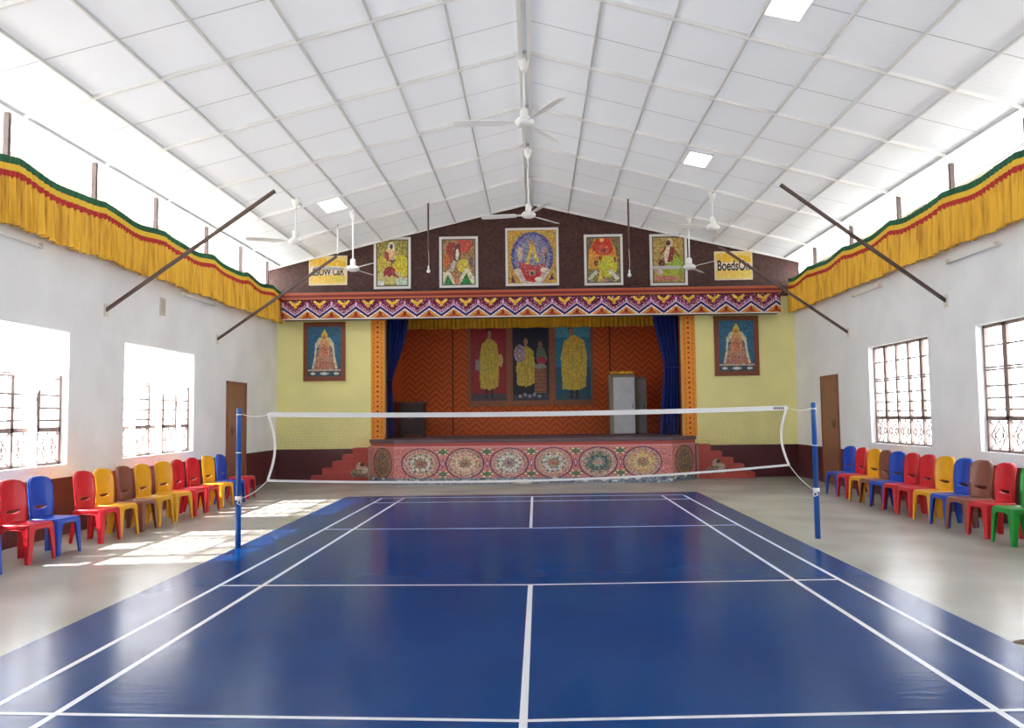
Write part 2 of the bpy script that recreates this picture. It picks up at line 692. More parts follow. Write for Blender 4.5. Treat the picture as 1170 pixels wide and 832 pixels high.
# ------------------------------------------------------------------ ceiling
SKYL = []
def ceiling_side(sd):
    bm = BM()
    x1 = 6.66 * sd
    def P(x, y, dz=0.0):
        return (x, y, roofz(x) + dz)
    quad(bm, (P(0, YNEAR), P(x1, YNEAR), P(x1, YB + 0.6), P(0, YB + 0.6)))
    return bm

RIDGE = [-10.7, -8.5, -6.4, -4.25, -2.1, 0.12, 2.23, 4.44, 6.57, 8.93, 11.34]
LEFTY = [-10.7, -8.5, -6.4, -4.15, -1.95, 0.35, 2.43, 4.62, 6.98, 9.2, 11.34]
RIGHTY = [-10.7, -8.3, -6.0, -3.7, -1.45, 0.8, 2.84, 5.0, 7.32, 9.6, 11.34]

def seams(bm, sd, xa, xb):
    ends = LEFTY if sd < 0 else RIGHTY
    for i in range(len(RIDGE) - 1):
        yr = (RIDGE[i] + RIDGE[i + 1]) / 2 + 0.05
        ye = (ends[i] + ends[i + 1]) / 2 + 0.05
        def yy(x):
            return yr + (ye - yr) * abs(x) / 6.66
        w = 0.008
        a, b = xa * sd, xb * sd
        quad(bm, ((a, yy(a) - w, roofz(a) - 0.002), (b, yy(b) - w, roofz(b) - 0.002), (b, yy(b) + w, roofz(b) - 0.002), (a, yy(a) + w, roofz(a) - 0.002)), 1)

for sd in (-1, 1):
    bm = ceiling_side(sd)
    seams(bm, sd, 0.1, 6.6)
    struct(obj('ceiling', bm, [M_CEIL, M_SEAM], recalc=False), 'white ribbed sloping ceiling, %s slope' % ('left' if sd < 0 else 'right'))
    # eaves strip outside the last batten, running out over the wall top
    bm = BM()
    a, b = 6.66 * sd, 7.5 * sd
    quad(bm, ((a, YNEAR, roofz(a)), (b, YNEAR, roofz(b)), (b, YB + 0.6, roofz(b)), (a, YB + 0.6, roofz(a))))
    seams(bm, sd, 6.7, 7.45)
    struct(obj('ceiling', bm, [cloth_trans('translucent_eaves_sheet', (226, 240, 242), 0.14 if sd < 0 else 0.05, 0.0), M_SEAM], recalc=False), 'bright eaves strip over the %s wall' % ('left' if sd < 0 else 'right'))

tn = [0]
def trim(bm, m, label, recalc=True):
    tn[0] += 1
    return struct(obj('trim_%d' % tn[0], bm, m, recalc=recalc), label)

# rafters across the room
for i in range(len(RIDGE)):
    bm = BM()
    for sd, ends in ((-1, LEFTY), (1, RIGHTY)):
        xe = 7.45 * sd
        ye = RIDGE[i] + (ends[i] - RIDGE[i]) * 7.45 / 6.66
        bar(bm, (0, RIDGE[i], roofz(0) - 0.03), (xe, ye, roofz(xe) - 0.03), 0.034, 0.055)
    trim(bm, M_RAFTER, 'white painted roof rafter crossing the ceiling')
# battens along the room
for sd in (-1, 1):
    for x in (1.02, 1.97, 2.95, 3.92, 4.79, 5.71, 6.66):
        bm = BM()
        xx = x * sd
        box(bm, xx - 0.016, xx + 0.016, YNEAR, YB, roofz(xx) - 0.04, roofz(xx) + 0.005)
        trim(bm, M_BATTEN, 'white ceiling batten running towards the stage')
    bm = BM()
    xx = 7.42 * sd
    box(bm, xx - 0.03, xx + 0.03, YNEAR, YB + 0.5, roofz(xx) - 0.13, roofz(xx) - 0.03)
    trim(bm, mat('greyish_eave_timber', (178, 172, 150), 0.7, noise=0.2), 'grey eaves beam beyond the wall top')
# ridge beam: two parallel strips
bm = BM()
for x0, x1 in ((-0.10, -0.035), (0.035, 0.10)):
    box(bm, x0, x1, YNEAR, YB, RZ - 0.13, RZ + 0.0)
trim(bm, M_RAFTER, 'white double ridge strip at the top of the ceiling')
# wall plates
for sd, xw in ((-1, XL), (1, XR)):
    # struts standing on the wall top
    for y in ((-1.95, 0.18, 2.32, 4.4, 6.7, 8.7, 10.6) if sd < 0 else (-1.3, 1.1, 3.16, 5.1, 7.4, 9.7)):
        xs = xw + 0.03 * -sd * 0
        bm = BM()
        box(bm, xs - 0.035, xs + 0.035, y - 0.03, y + 0.03, WTOP, roofz(xs) - 0.01)
        trim(bm, M_STEEL, 'dark steel strut between wall top and roof')
    # slack cable running along the eaves
    for dz, w in ((0.22, 0.006), (0.36, 0.008)):
        bm = BM()
        pts = []
        for k in range(60):
            y = -6 + k * 0.29
            pts.append((xw + 0.1 * sd, y, WTOP + dz + 0.03 * math.sin(k * 1.1) + 0.02 * math.sin(k * 0.37)))
        tube(bm, pts, w, 5)
        o = obj('eaves_cable', bm, M_STEEL)
        tag(o, '%s thin cable strung along the top of the %s wall under the eaves' % ('lower' if dz < 0.3 else 'upper', 'left' if sd < 0 else 'right'), 'cable')

# ------------------------------------------------------------------ windows
def window(n, sd, y0, y1, cols, x_in, thick_cols=()):
    xf = x_in + sd * 0.13          # frame plane, set back in the wall
    w = bpy.data.objects.new('window_%d' % n, None)
    C.objects.link(w)
    w.location = (xf, (y0 + y1) / 2, ZW0)
    w['kind'] = 'structure'
    W, H = y1 - y0, ZW1 - ZW0
    bm = BM()
    t = 0.025
    # outer frame
    box(bm, -t, t, -W / 2, -W / 2 + 0.05, 0, H)
    box(bm, -t, t, W / 2 - 0.05, W / 2, 0, H)
    box(bm, -t, t, -W / 2, W / 2, H - 0.05, H)
    box(bm, -t, t, -W / 2, W / 2, 0, 0.04)
    zt = H * 0.26
    box(bm, -t, t, -W / 2, W / 2, zt - 0.03, zt + 0.035)
    for k in range(1, cols):
        yy = -W / 2 + W * k / cols
        th = 0.055 if k in thick_cols else 0.034
        box(bm, -t, t, yy - th, yy + th, zt, H)
        box(bm, -t, t, yy - 0.022, yy + 0.022, 0, zt)
    o = obj('window_frame', bm, M_WINFRAME, w)
    bm = BM()
    for k, f in enumerate((0.33, 0.42, 0.515, 0.64, 0.66, 0.83)):
        zz = H * f
        box(bm, -sd * 0.03 - 0.006, -sd * 0.03 + 0.006, -W / 2 + 0.04, W / 2 - 0.04, zz - 0.013, zz + 0.013)
    g = obj('window_bars', bm, M_WINFRAME, w)
    bm = BM()
    for k in range(cols):
        yc = -W / 2 + W * (k + 0.5) / cols
        hw = W / cols * 0.36
        for s in (1.0, 0.5):
            d = [(0, yc, zt * 0.5 - zt * 0.42 * s), (0, yc + hw * s, zt * 0.5), (0, yc, zt * 0.5 + zt * 0.42 * s), (0, yc - hw * s, zt * 0.5)]
            tube(bm, d, 0.013, 5, closed=True)
        for sg in (-1, 1):
            tube(bm, [(0, yc + hw * sg * 1.2, 0.04), (0, yc + hw * sg * 0.55, zt * 0.26), (0, yc + hw * sg * 0.55, zt * 0.74), (0, yc + hw * sg * 1.2, zt - 0.04)], 0.010, 5)
    obj('window_grille', bm, M_WINFRAME, w)
    bm = BM()
    box(bm, sd * 0.035 - 0.002, sd * 0.035 + 0.002, -W / 2 + 0.02, W / 2 - 0.02, 0.02, H - 0.02)
    obj('window_pane', bm, M_GLASS, w)
    return w

wn = 0
for (a, b) in WL:
    wn += 1
    window(wn, -1, a, b, 5, XL, (1, 4))
for (a, b) in WR:
    wn += 1
    window(wn, 1, a, b, 5, XR, (1, 4))

# ------------------------------------------------------------------ doors
def door(n, sd, x, y0, y1, m):
    d = bpy.data.objects.new('door_%d' % n, None)
    C.objects.link(d)
    d['kind'] = 'structure'
    d.location = (x, (y0 + y1) / 2, 0)
    w = (y1 - y0) / 2
    h = 2.49
    s = -sd
    bm = BM()
    box(bm, min(0, s * 0.035), max(0, s * 0.035), -w + 0.03, w - 0.03, 0.01, h - 0.03)
    obj('door_leaf', bm, m, d)
    bm = BM()
    for (a, b, c, e) in ((-w, -w + 0.04, 0, h), (w - 0.04, w, 0, h), (-w, w, h - 0.04, h)):
        box(bm, min(0, s * 0.05), max(0, s * 0.05), a, b, c, e)
    obj('door_frame', bm, M_DOOR, d)
    bm = BM()
    yy = -w * 0.55
    box(bm, min(s * 0.036, s * 0.05), max(s * 0.036, s * 0.05), yy - 0.02, yy + 0.02, 1.28, 1.46)
    tube(bm, [(s * 0.05, yy, 1.42), (s * 0.085, yy, 1.42), (s * 0.085, yy, 1.32), (s * 0.05, yy, 1.32)], 0.008, 6)
    obj('door_handle', bm, M_STEEL, d)
door(1, -1, XL, 7.89, 9.07, M_DOOR)
door(2, 1, XR, 8.47, 9.52, M_DOOR)

# ------------------------------------------------------------------ stage
def stage():
    YF = 9.95
    root = bpy.data.objects.new('stage', None)
    C.objects.link(root)
    root.location = (0, YF, 0)
    root['label'] = 'raised performance stage with a painted medallion front and dark floor'
    root['category'] = 'stage'
    L = lambda x, y, z: (x, y - YF, z)
    plan = [(-3.38, YF), (3.38, YF), (4.13, 10.95), (4.13, YB - 0.002), (-4.15, YB - 0.002), (-4.15, 10.95)]
    # body and dark floor slab
    bm = BM()
    inn = [(-3.36, YF + 0.02), (3.36, YF + 0.02), (4.11, 10.96), (4.11, YB - 0.002), (-4.13, YB - 0.002), (-4.13, 10.96)]
    lo = [bm.verts.new(L(x, y, 0)) for x, y in inn]
    hi = [bm.verts.new(L(x, y, 1.0)) for x, y in inn]
    bm.faces.new(lo[::-1]); bm.faces.new(hi)
    for k in range(6):
        bm.faces.new((lo[k], lo[(k + 1) % 6], hi[(k + 1) % 6], hi[k]))
    obj('stage_body', bm, mat('stage_body_paint', (150, 80, 76), 0.6), root)
    bm = BM()
    out = [(-3.40, YF - 0.03), (3.40, YF - 0.03), (4.16, 10.93), (4.16, YB - 0.002), (-4.18, YB - 0.002), (-4.18, 10.93)]
    lo = [bm.verts.new(L(x, y, 1.0)) for x, y in out]
    hi = [bm.verts.new(L(x, y, 1.08)) for x, y in out]
    bm.faces.new(lo[::-1]); bm.faces.new(hi)
    n = len(out)
    for k in range(n):
        bm.faces.new((lo[k], lo[(k + 1) % n], hi[(k + 1) % n], hi[k]))
    obj('stage_floor', bm, mat('mauve_grey_stage_floor', (104, 84, 92), 0.5, noise=0.1), root)

    def medal(c, cu, cv, ru, rv, sty, asp):
        ring = (96, 60, 92)
        c.ell(cu, cv, ru, rv, ring)
        c.ell(cu, cv, ru * 0.93, rv * 0.93, (196, 150, 140) if sty != 9 else (150, 110, 78))
        du, dv = (c.u - cu) / ru, (c.v - cv) / rv
        d = np.sqrt(du ** 2 + dv ** 2)
        an = np.arctan2(dv, du)
        pal = [[(188, 190, 178), (84, 112, 108), (190, 96, 70), (224, 214, 196), (120, 70, 84)],
               [(214, 200, 176), (206, 150, 90), (96, 110, 112), (222, 214, 200), (150, 96, 80)],
               [(206, 210, 204), (104, 150, 142), (190, 120, 120), (230, 226, 214), (120, 90, 110)],
               [(222, 208, 186), (80, 118, 128), (206, 126, 80), (206, 216, 208), (176, 100, 92)],
               [(66, 112, 112), (74, 124, 118), (180, 190, 178), (50, 88, 94), (206, 120, 100)],
               [(214, 176, 110), (206, 150, 90), (110, 120, 112), (226, 200, 150), (186, 96, 80)]][sty % 6]
        if sty == 9:
            pal = [(150, 120, 70), (90, 70, 50), (180, 150, 96), (110, 90, 110), (130, 60, 40)]
        npet = (8, 10, 7, 6, 9, 8)[sty % 6]
        for rr, col, k in ((0.72, pal[0], 1), (0.62, pal[3], 3), (0.46, pal[1], 2), (0.3, pal[2], 2), (0.16, pal[4], 1)):
            lobe = rr * (0.84 + 0.16 * np.cos(an * npet * (1 if k != 3 else 2)))
            c.put(d < lobe, col, 0.8)
        for rr, nn, rad, col in ((0.8, 16, 0.05, pal[2]), (0.58, 12, 0.07, pal[1]), (0.4, 9, 0.07, pal[3]), (0.68, 20, 0.04, pal[3])):
            for q in range(nn):
                t = 2 * PI * (q + 0.3 * sty) / nn
                c.ell(cu + ru * rr * math.cos(t), cv + rv * rr * math.sin(t), ru * rad, rv * rad * 1.1, col)
        c.speck((d < 0.9), [(232, 226, 212), (176, 84, 70), (84, 108, 110), (206, 160, 100)], 0.3)

    def panel(name, nx, ny, fn, meds, rx, ry, parent):
        c = Canvas(nx, ny, (206, 126, 122))
        c.speck(c.v > -1, [(216, 140, 134), (206, 96, 84), (180, 120, 120), (214, 170, 160)], 0.5)
        # net of small flowers between the medallions
        allm = [m_[0] for m_ in meds]
        for a, b in zip(allm, allm[1:]):
            mid = (a + b) / 2
            for vv in (0.78, 0.24):
                c.ell(mid, vv, rx * 0.36, 0.085, (150, 126, 84))
                c.ell(mid, vv, rx * 0.2, 0.05, (96, 120, 92))
                for q in range(6):
                    t = q * PI / 3
                    c.ell(mid + rx * 0.28 * math.cos(t), vv + 0.07 * math.sin(t), rx * 0.07, 0.02, (230, 200, 190))
            c.ell(mid, 0.5, rx * 0.07, 0.12, (150, 96, 140))
            c.ell(mid, 0.5, rx * 0.03, 0.05, (220, 200, 210))
        for (cu, sty) in meds:
            medal(c, cu, 0.5, rx, ry, sty, 1)
        c.grain(0.14, 2, 9)
        # borders
        c.rect(0, 1, 0.915, 1, (190, 84, 76))
        c.rect(0, 1, 0.88, 0.915, (222, 150, 150))
        c.rect(0, 1, 0.0, 0.15, (112, 122, 138))
        dm = c.v < 0.15
        c.speck(dm, [(160, 166, 174), (84, 94, 116), (190, 192, 190)], 0.5, 2)
        for k in range(int(nx / 16)):
            cu = c.rs.rand()
            c.ell(cu, 0.05 + 0.07 * c.rs.rand(), 6.0 / nx, 0.03, (204, 206, 200) if k % 3 else (80, 92, 120))
        return c.mesh(name, fn, M_MURAL, parent)

    meds = [((480.8 - 450) / 318, 0), (0.2566, 1), (0.4167, 2), (0.5755, 3), (0.7358, 4), (0.8947, 5)]
    panel('painted_front_panel', 560, 88, lambda u, v: L(-3.38 + 6.76 * u, YF, v), meds, 0.0705, 0.375, root)
    for sgn, a, b, nm in ((-1, (-4.15, 10.95), (-3.38, YF), 'painted_side_panel'), (1, (3.38, YF), (4.13, 10.95), 'painted_side_panel')):
        panel(nm, 90, 88, lambda u, v, a=a, b=b: L(a[0] + (b[0] - a[0]) * u, a[1] + (b[1] - a[1]) * u, v), [(0.52, 9)], 0.4, 0.38, root)
    # short returns to the wall
    for x in (-4.152, 4.132):
        bm = BM()
        quad(bm, (L(x, 10.95, 0), L(x, YB, 0), L(x, YB, 1.0), L(x, 10.95, 1.0)))
        obj('stage_return', bm, mat('stage_return_paint', (168, 84, 78), 0.6), root)
stage()

# stepped stair blocks left and right of the stage, with a painted face
def steps(sd, label):
    xin = -4.17 if sd < 0 else 4.17
    tops = [0.86, 0.69, 0.52, 0.355, 0.16]
    edges = [4.88, 5.15, 5.42, 5.70, 5.98] if False else [4.62 + 0.0, 4.90, 5.17, 5.44, 5.72]
    edges = [4.90, 5.16, 5.42, 5.68, 5.98]
    edges = ([4.90 - 0.27, 4.90, 5.16, 5.42, 5.71] if sd < 0 else [4.53, 4.82, 5.10, 5.37, 5.64])
    root = thing('stage_steps', label, 'steps', ((xin + sd * edges[-1]) / 2, 11.0, 0), 0, 'stepped blocks beside the stage')
    ox = root.location.x
    pts = [(abs(xin), 0), (edges[-1], 0)]
    for i in range(4, -1, -1):
        pts.append((edges[i], tops[i]))
        if i > 0:
            pts.append((edges[i - 1], tops[i]))
    pts.append((abs(xin), tops[0]))
    bm = BM()
    A = [bm.verts.new((sd * x - ox, 0.0, z)) for x, z in pts]
    B = [bm.verts.new((sd * x - ox, YB - 0.003 - 11.0, z)) for x, z in pts]
    bm.faces.new(A); bm.faces.new(B[::-1])
    for k in range(len(pts)):
        bm.faces.new((A[k], A[(k + 1) % len(pts)], B[(k + 1) % len(pts)], B[k]))
    obj('step_block', bm, mat('red_step_paint', (186, 74, 66), 0.55, noise=0.15, nscale=10), root)
    # painted animal-and-cloud figure on the face
    nx, ny = 60, 60
    c = Canvas(nx, ny, (186, 74, 66))
    c.ell(0.55, 0.62, 0.2, 0.22, (196, 176, 150))
    c.ell(0.42, 0.34, 0.3, 0.16, (150, 132, 104))
    c.ell(0.62, 0.72, 0.1, 0.1, (84, 66, 56))
    c.ell(0.3, 0.22, 0.2, 0.1, (96, 100, 84))
    c.ell(0.75, 0.36, 0.14, 0.24, (206, 190, 168))
    c.ell(0.68, 0.2, 0.18, 0.1, (120, 96, 80))
    c.speck((c.a[..., 1] > 80), [(70, 60, 54), (216, 204, 184), (150, 76, 60)], 0.35, 2)
    cxm = 4.42 if sd < 0 else 4.62
    # keep the painting on the block: only the cells the figure covers
    wv = 0.62
    def fn(u, v):
        x = cxm + (0.5 - u if sd < 0 else u - 0.5) * wv * (-1 if sd < 0 else 1) * (1 if sd > 0 else -1)
        x = cxm - 0.28 + 0.62 * (1 - u) if sd < 0 else cxm - 0.28 + 0.62 * u
        return (sd * x - ox, -0.004, 0.06 + 0.52 * v)
    ell = c.mesh('painted_figure', fn, M_MURAL, root)
    # drop the plain red cells so only the figure's own outline stays
    b2 = BM()
    b2.from_mesh(ell.data)
    b2.faces.ensure_lookup_table()
    keep = (np.abs(c.a - np.array((186, 74, 66))).sum(2) > 20).ravel()
    bmesh.ops.delete(b2, geom=[f for f in b2.faces if not keep[f.index]], context='FACES')
    b2.to_mesh(ell.data)
    b2.free()
    # grey post edge beside the stage
    bm = BM()
    xs = abs(xin) + 0.02
    box(bm, sd * xs - 0.03 - ox, sd * xs + 0.03 - ox, -0.03, -0.005, 0, 0.9)
    obj('edge_strip', bm, mat('edge_strip_paint', (172, 130, 122), 0.6), root)
steps(-1, 'red painted block of five steps with a painted lion, left of the stage')
steps(1, 'red painted block of five steps with a painted lion, right of the stage')

# ---- stage room
def backdrop_mat():
    m = bpy.data.materials.new('orange_brown_brocade')
    m.use_nodes = True
    nt = m.node_tree
    b = nt.nodes['Principled BSDF']
    b.inputs['Roughness'].default_value = 0.7
    g = nt.nodes.new('ShaderNodeNewGeometry')
    sp = nt.nodes.new('ShaderNodeSeparateXYZ')
    nt.links.new(g.outputs['Position'], sp.inputs[0])
    def math_(op, a=None, b_=None, va=None, vb=None):
        n = nt.nodes.new('ShaderNodeMath')
        n.operation = op
        if a is not None: nt.links.new(a, n.inputs[0])
        if b_ is not None: nt.links.new(b_, n.inputs[1])
        if va is not None: n.inputs[0].default_value = va
        if vb is not None: n.inputs[1].default_value = vb
        return n.outputs[0]
    xy = math_('ADD', sp.outputs['X'], sp.outputs['Y'])
    tri = math_('PINGPONG', xy, None, None, 0.2)
    s = math_('ADD', sp.outputs['Z'], tri)
    st = math_('FRACT', math_('MULTIPLY', s, None, None, 5.5))
    f1 = math_('GREATER_THAN', st, None, None, 0.5)
    n = nt.nodes.new('ShaderNodeTexNoise')
    n.inputs['Scale'].default_value = 12
    nt.links.new(g.outputs['Position'], n.inputs['Vector'])
    mix = nt.nodes.new('ShaderNodeMix')
    mix.data_type = 'RGBA'
    mix.inputs['A'].default_value = lin(214, 98, 34)
    mix.inputs['B'].default_value = lin(184, 78, 28)
    nt.links.new(f1, mix.inputs['Factor'])
    nt.links.new(mix.outputs['Result'], b.inputs['Base Color'])
    return m

M_BACK = backdrop_mat()
YS = 14.5
bm = BM()
box(bm, SX0 - 0.2, SX0, YB + WT, YS, 0.9, 4.9)
box(bm, SX1, SX1 + 0.2, YB + WT, YS, 0.9, 4.9)
box(bm, SX0 - 0.2, SX1 + 0.2, YS, YS + 0.2, 0.9, 4.9)
struct(obj('wall_stage', bm, M_BACK), 'orange brown brocade covered walls of the stage room')
bm = BM()
box(bm, SX0 - 0.2, SX1 + 0.2, YB + WT, YS + 0.2, 4.8, 4.9)
struct(obj('ceiling', bm, mat('stage_ceiling', (160, 140, 120), 0.8)), 'ceiling of the stage room')
bm = BM()
box(bm, SX0, SX1, YB - 0.001, YS, 0.9, 1.08)
struct(obj('floor', bm, bpy.data.materials['mauve_grey_stage_floor']), 'floor of the stage room')
# darker cloth joints on the backdrop
for x in (-2.38, 2.34):
    bm = BM()
    box(bm, x - 0.02, x + 0.02, YS - 0.015, YS, 1.09, 4.3)
    trim(bm, mat('joint_strip', (96, 44, 22), 0.7), 'dark joint strip on the stage backdrop')

# orange patterned pilasters framing the stage
def pilaster_canvas():
    c = Canvas(24, 210, (238, 150, 66))
    for k in range(24):
        v = (k + 0.5) / 24
        c.ell(0.5, v, 0.07, 0.009, (140, 52, 24))
        c.ell(0.2, v + 0.02, 0.09, 0.008, (206, 154, 50))
        c.ell(0.8, v + 0.02, 0.09, 0.008, (206, 154, 50))
        c.ell(0.22, v - 0.006, 0.05, 0.006, (186, 84, 36))
        c.ell(0.8, v - 0.006, 0.05, 0.006, (186, 84, 36))
    return c
for x0, x1 in ((-4.24, -3.89), (3.94, 4.29)):
    o = pilaster_canvas().mesh('trim_%d' % (tn[0] + 1), lambda u, v: (x0 + (x1 - x0) * u, YB - 0.022, 1.081 + 3.14 * v), M_CLOTHPAINT)
    tn[0] += 1
    struct(o, 'orange patterned strip framing the stage opening')
    md = o.modifiers.new('thickness', 'SOLIDIFY')
    md.thickness = 0.02
    md.offset = -1

# pelmet board with zigzag brocade over the stage
def pelmet():
    root = thing('stage_pelmet', 'long zigzag patterned cloth pelmet with orange and red stripes above the stage', 'pelmet', (0, 11.05, 4.2))
    X0, X1 = -6.50, 6.42
    nx, ny = 1000, 40
    c = Canvas(nx, ny, (104, 36, 58))
    P = 0.638
    x = X0 + (X1 - X0) * c.u
    ph = ((x + 0.08) / P) % 1.0
    t = np.abs(ph - 0.0)
    t = np.minimum(ph, 1 - ph) * 2            # 0 at peak, 1 at valley
    y = 1 - c.v                               # 0 top
    line = 0.46 + 0.46 * t
    d = y - line
    c.speck(d < -0.1, [(196, 110, 150), (150, 50, 70), (60, 30, 60), (210, 160, 190)], 0.33, 2)
    c.put((d > -0.155) & (d < 0.0), (200, 170, 200))
    c.put((np.abs(((t * 7) % 1) - 0.5) < 0.2) & (d > -0.27) & (d < -0.2), (220, 190, 214))
    c.put((np.abs(d) < 0.065), (44, 38, 84))
    c.put((d > 0.07) & (d < 0.14), (226, 216, 226))
    c.put(d >= 0.14, (206, 140, 60))
    c.put((d >= 0.3), (170, 84, 40))
    c.put((d >= 0.22) & (t < 0.12) & (y < 0.9), (140, 44, 40))
    c.put((t < 0.07) & (y > 0.14) & (y < 0.4), (206, 170, 200))
    # yellow bird shape below the valley
    q = 1 - t
    c.put((q < 0.42) & (np.abs(y - (0.3 - 0.42 * q)) < 0.085) & (y > 0.04), (226, 190, 70))
    c.put((q < 0.12) & (y > 0.2) & (y < 0.46), (220, 170, 60))
    c.put((q > 0.3) & (q < 0.5) & (y > 0.08) & (y < 0.16), (230, 200, 90))
    c.put(y < 0.05, (50, 26, 40))
    c.grain(0.14, 2, 10)
    o = c.mesh('patterned_cloth', lambda u, v: (X0 + (X1 - X0) * u, -0.05, 0.03 + 0.50 * v), M_CLOTHPAINT, root)
    bm = BM()
    box(bm, X0, X1, -0.055, -0.045, 0.0, 0.03)
    obj('white_hem', bm, mat('hem_white', (214, 210, 206), 0.8), root)
    for i, (z0, z1, col) in enumerate(((0.53, 0.58, (190, 96, 50)), (0.58, 0.645, (120, 20, 24)), (0.645, 0.70, (186, 84, 44)))):
        bm = BM()
        box(bm, X0 + 0.02, X1 + 0.02, -(0.06, 0.075, 0.07)[i], 0.385, z0, z1)
        obj('stripe_board', bm, mat('stripe_%d' % i, col, 0.5), root)
    bm = BM()
    box(bm, X0, X1, -0.045, 0.385, 0.02, 0.53)
    obj('pelmet_board', bm, mat('pelmet_board_paint', (90, 60, 50), 0.7), root)
    bm = BM()
    box(bm, X0 + 0.02, X1 + 0.02, -0.04, 0.385, 0.70, 0.715)
    obj('pelmet_cap', bm, mat('pelmet_cap_paint', (120, 104, 100), 0.7), root)
pelmet()

# ------------------------------------------------------------------ side valances and fringes
M_GOLD = mat('gold_pleated_cloth', (240, 188, 48), 0.6, noise=0.22, nscale=5)
def fringe_mat():
    m = bpy.data.materials.new('gold_fringe_cloth')
    m.use_nodes = True
    nt = m.node_tree
    b = nt.nodes['Principled BSDF']
    b.inputs['Roughness'].default_value = 0.65
    g = nt.nodes.new('ShaderNodeNewGeometry')
    mp = nt.nodes.new('ShaderNodeMapping')
    mp.inputs['Scale'].default_value = (1, 22, 1.6)
    n = nt.nodes.new('ShaderNodeTexNoise')
    n.inputs['Scale'].default_value = 1.0
    n.inputs['Detail'].default_value = 4
    cr = nt.nodes.new('ShaderNodeValToRGB')
    cr.color_ramp.elements[0].position = 0.3
    cr.color_ramp.elements[0].color = lin(196, 134, 30)
    cr.color_ramp.elements[1].position = 0.55
    cr.color_ramp.elements[1].color = lin(244, 192, 54)
    nt.links.new(g.outputs['Position'], mp.inputs['Vector'])
    nt.links.new(mp.outputs['Vector'], n.inputs['Vector'])
    nt.links.new(n.outputs['Fac'], cr.inputs['Fac'])
    nt.links.new(cr.outputs['Color'], b.inputs['Base Color'])
    return m
M_FRINGE = fringe_mat()
M_GREEN = mat('green_band_cloth', (20, 92, 58), 0.75)
M_YBAND = mat('yellow_band_cloth', (232, 190, 52), 0.75)
M_RED = mat('red_band_cloth', (186, 40, 34), 0.75)

def valance(sd, label):
    xw = XL + 0.16 if sd < 0 else XR - 0.16
    y0, y1 = -8.0, 11.25
    root = thing('wall_valance', label, 'valance', (xw, 0, 4.1))
    rs = random.Random(3 + sd)
    ztop = 5.06 if sd < 0 else 5.17
    zbot = 4.15 if sd < 0 else 4.23
    # height of the hung top edge: held at the struts, dipping between them
    hold = [-8, -5.9, -3.8, -1.95, 0.18, 2.32, 4.4, 6.7, 8.7, 10.6, 12] if sd < 0 else [-8, -5.7, -3.5, -1.3, 1.1, 3.16, 5.1, 7.4, 9.7, 11.6]
    def top(y):
        for a, b in zip(hold, hold[1:]):
            if a <= y <= b:
                f = (y - a) / (b - a)
                s = math.sin(PI * f) ** 1.0
                return ztop - 0.085 * s + 0.01 * math.sin(y * 5.1)
        return ztop
    N = 1540
    dy = (y1 - y0) / N
    ph = 0
    cols = []
    for i in range(N + 1):
        y = y0 + i * dy
        ph += dy * 2 * PI / (0.125 + 0.045 * math.sin(y * 1.7 + sd) + 0.02 * math.sin(y * 4.3))
        cols.append((y, 2 * abs(math.sin(ph / 2)) ** 0.65 - 1 + 0.3 * math.sin(ph * 1.37 + y), ph))
    def strip(name, fz0, fz1, amp0, amp1, m, rows=1, off=0.0, ragged=0.0):
        bm = BM()
        prev = None
        for (y, s, p) in cols:
            t = top(y)
            col = []
            for r in range(rows + 1):
                f = r / rows
                z = (fz0(t) * (1 - f) + fz1(t, y) * f)
                amp = amp0 + (amp1 - amp0) * f
                if r == rows and ragged:
                    z += ragged * (0.5 * math.sin(y * 3.1) + 0.6 * math.sin(y * 9.7 + 1) + 0.3 * s)
                col.append(bm.verts.new((-sd * (off + amp * s) , y, z - 4.1)))
            if prev:
                for r in range(rows):
                    f_ = bm.faces.new((prev[r], col[r], col[r + 1], prev[r + 1]))
                    f_.smooth = True
            prev = col
        return obj(name, bm, m, root)
    strip('green_band', lambda t: t, lambda t, y: t - 0.10, 0.004, 0.010, M_GREEN, 1, 0.02)
    strip('yellow_band', lambda t: t - 0.10, lambda t, y: t - 0.19, 0.010, 0.014, M_YBAND, 1, 0.02)
    strip('red_band', lambda t: t - 0.19, lambda t, y: t - 0.285, 0.014, 0.018, M_RED, 1, 0.022)
    strip('gold_fringe', lambda t: t - 0.27, lambda t, y: zbot + (t - ztop) * 0.25, 0.03, 0.05, M_FRINGE, 3, 0.014, 0.02)
    bm = BM()
    tube(bm, [(0.0, y0 + k * (y1 - y0) / 80, top(y0 + k * (y1 - y0) / 80) - 4.1 - 0.005) for k in range(81)], 0.008, 5)
    obj('hanging_cord', bm, M_CREAM, root)
    # stays back to the wall
    for h in hold[2:-1]:
        if h < y1:
            bm = BM()
            bar(bm, (0, h, ztop - 4.13), (-0.155 * (1 if sd < 0 else -1), h, ztop - 4.13), 0.012, 0.012)
            obj('hanging_hook', bm, M_STEEL, root)
valance(-1, 'gold pleated valance with green, yellow and red bands along the left wall top')
valance(1, 'gold pleated valance with green, yellow and red bands along the right wall top')

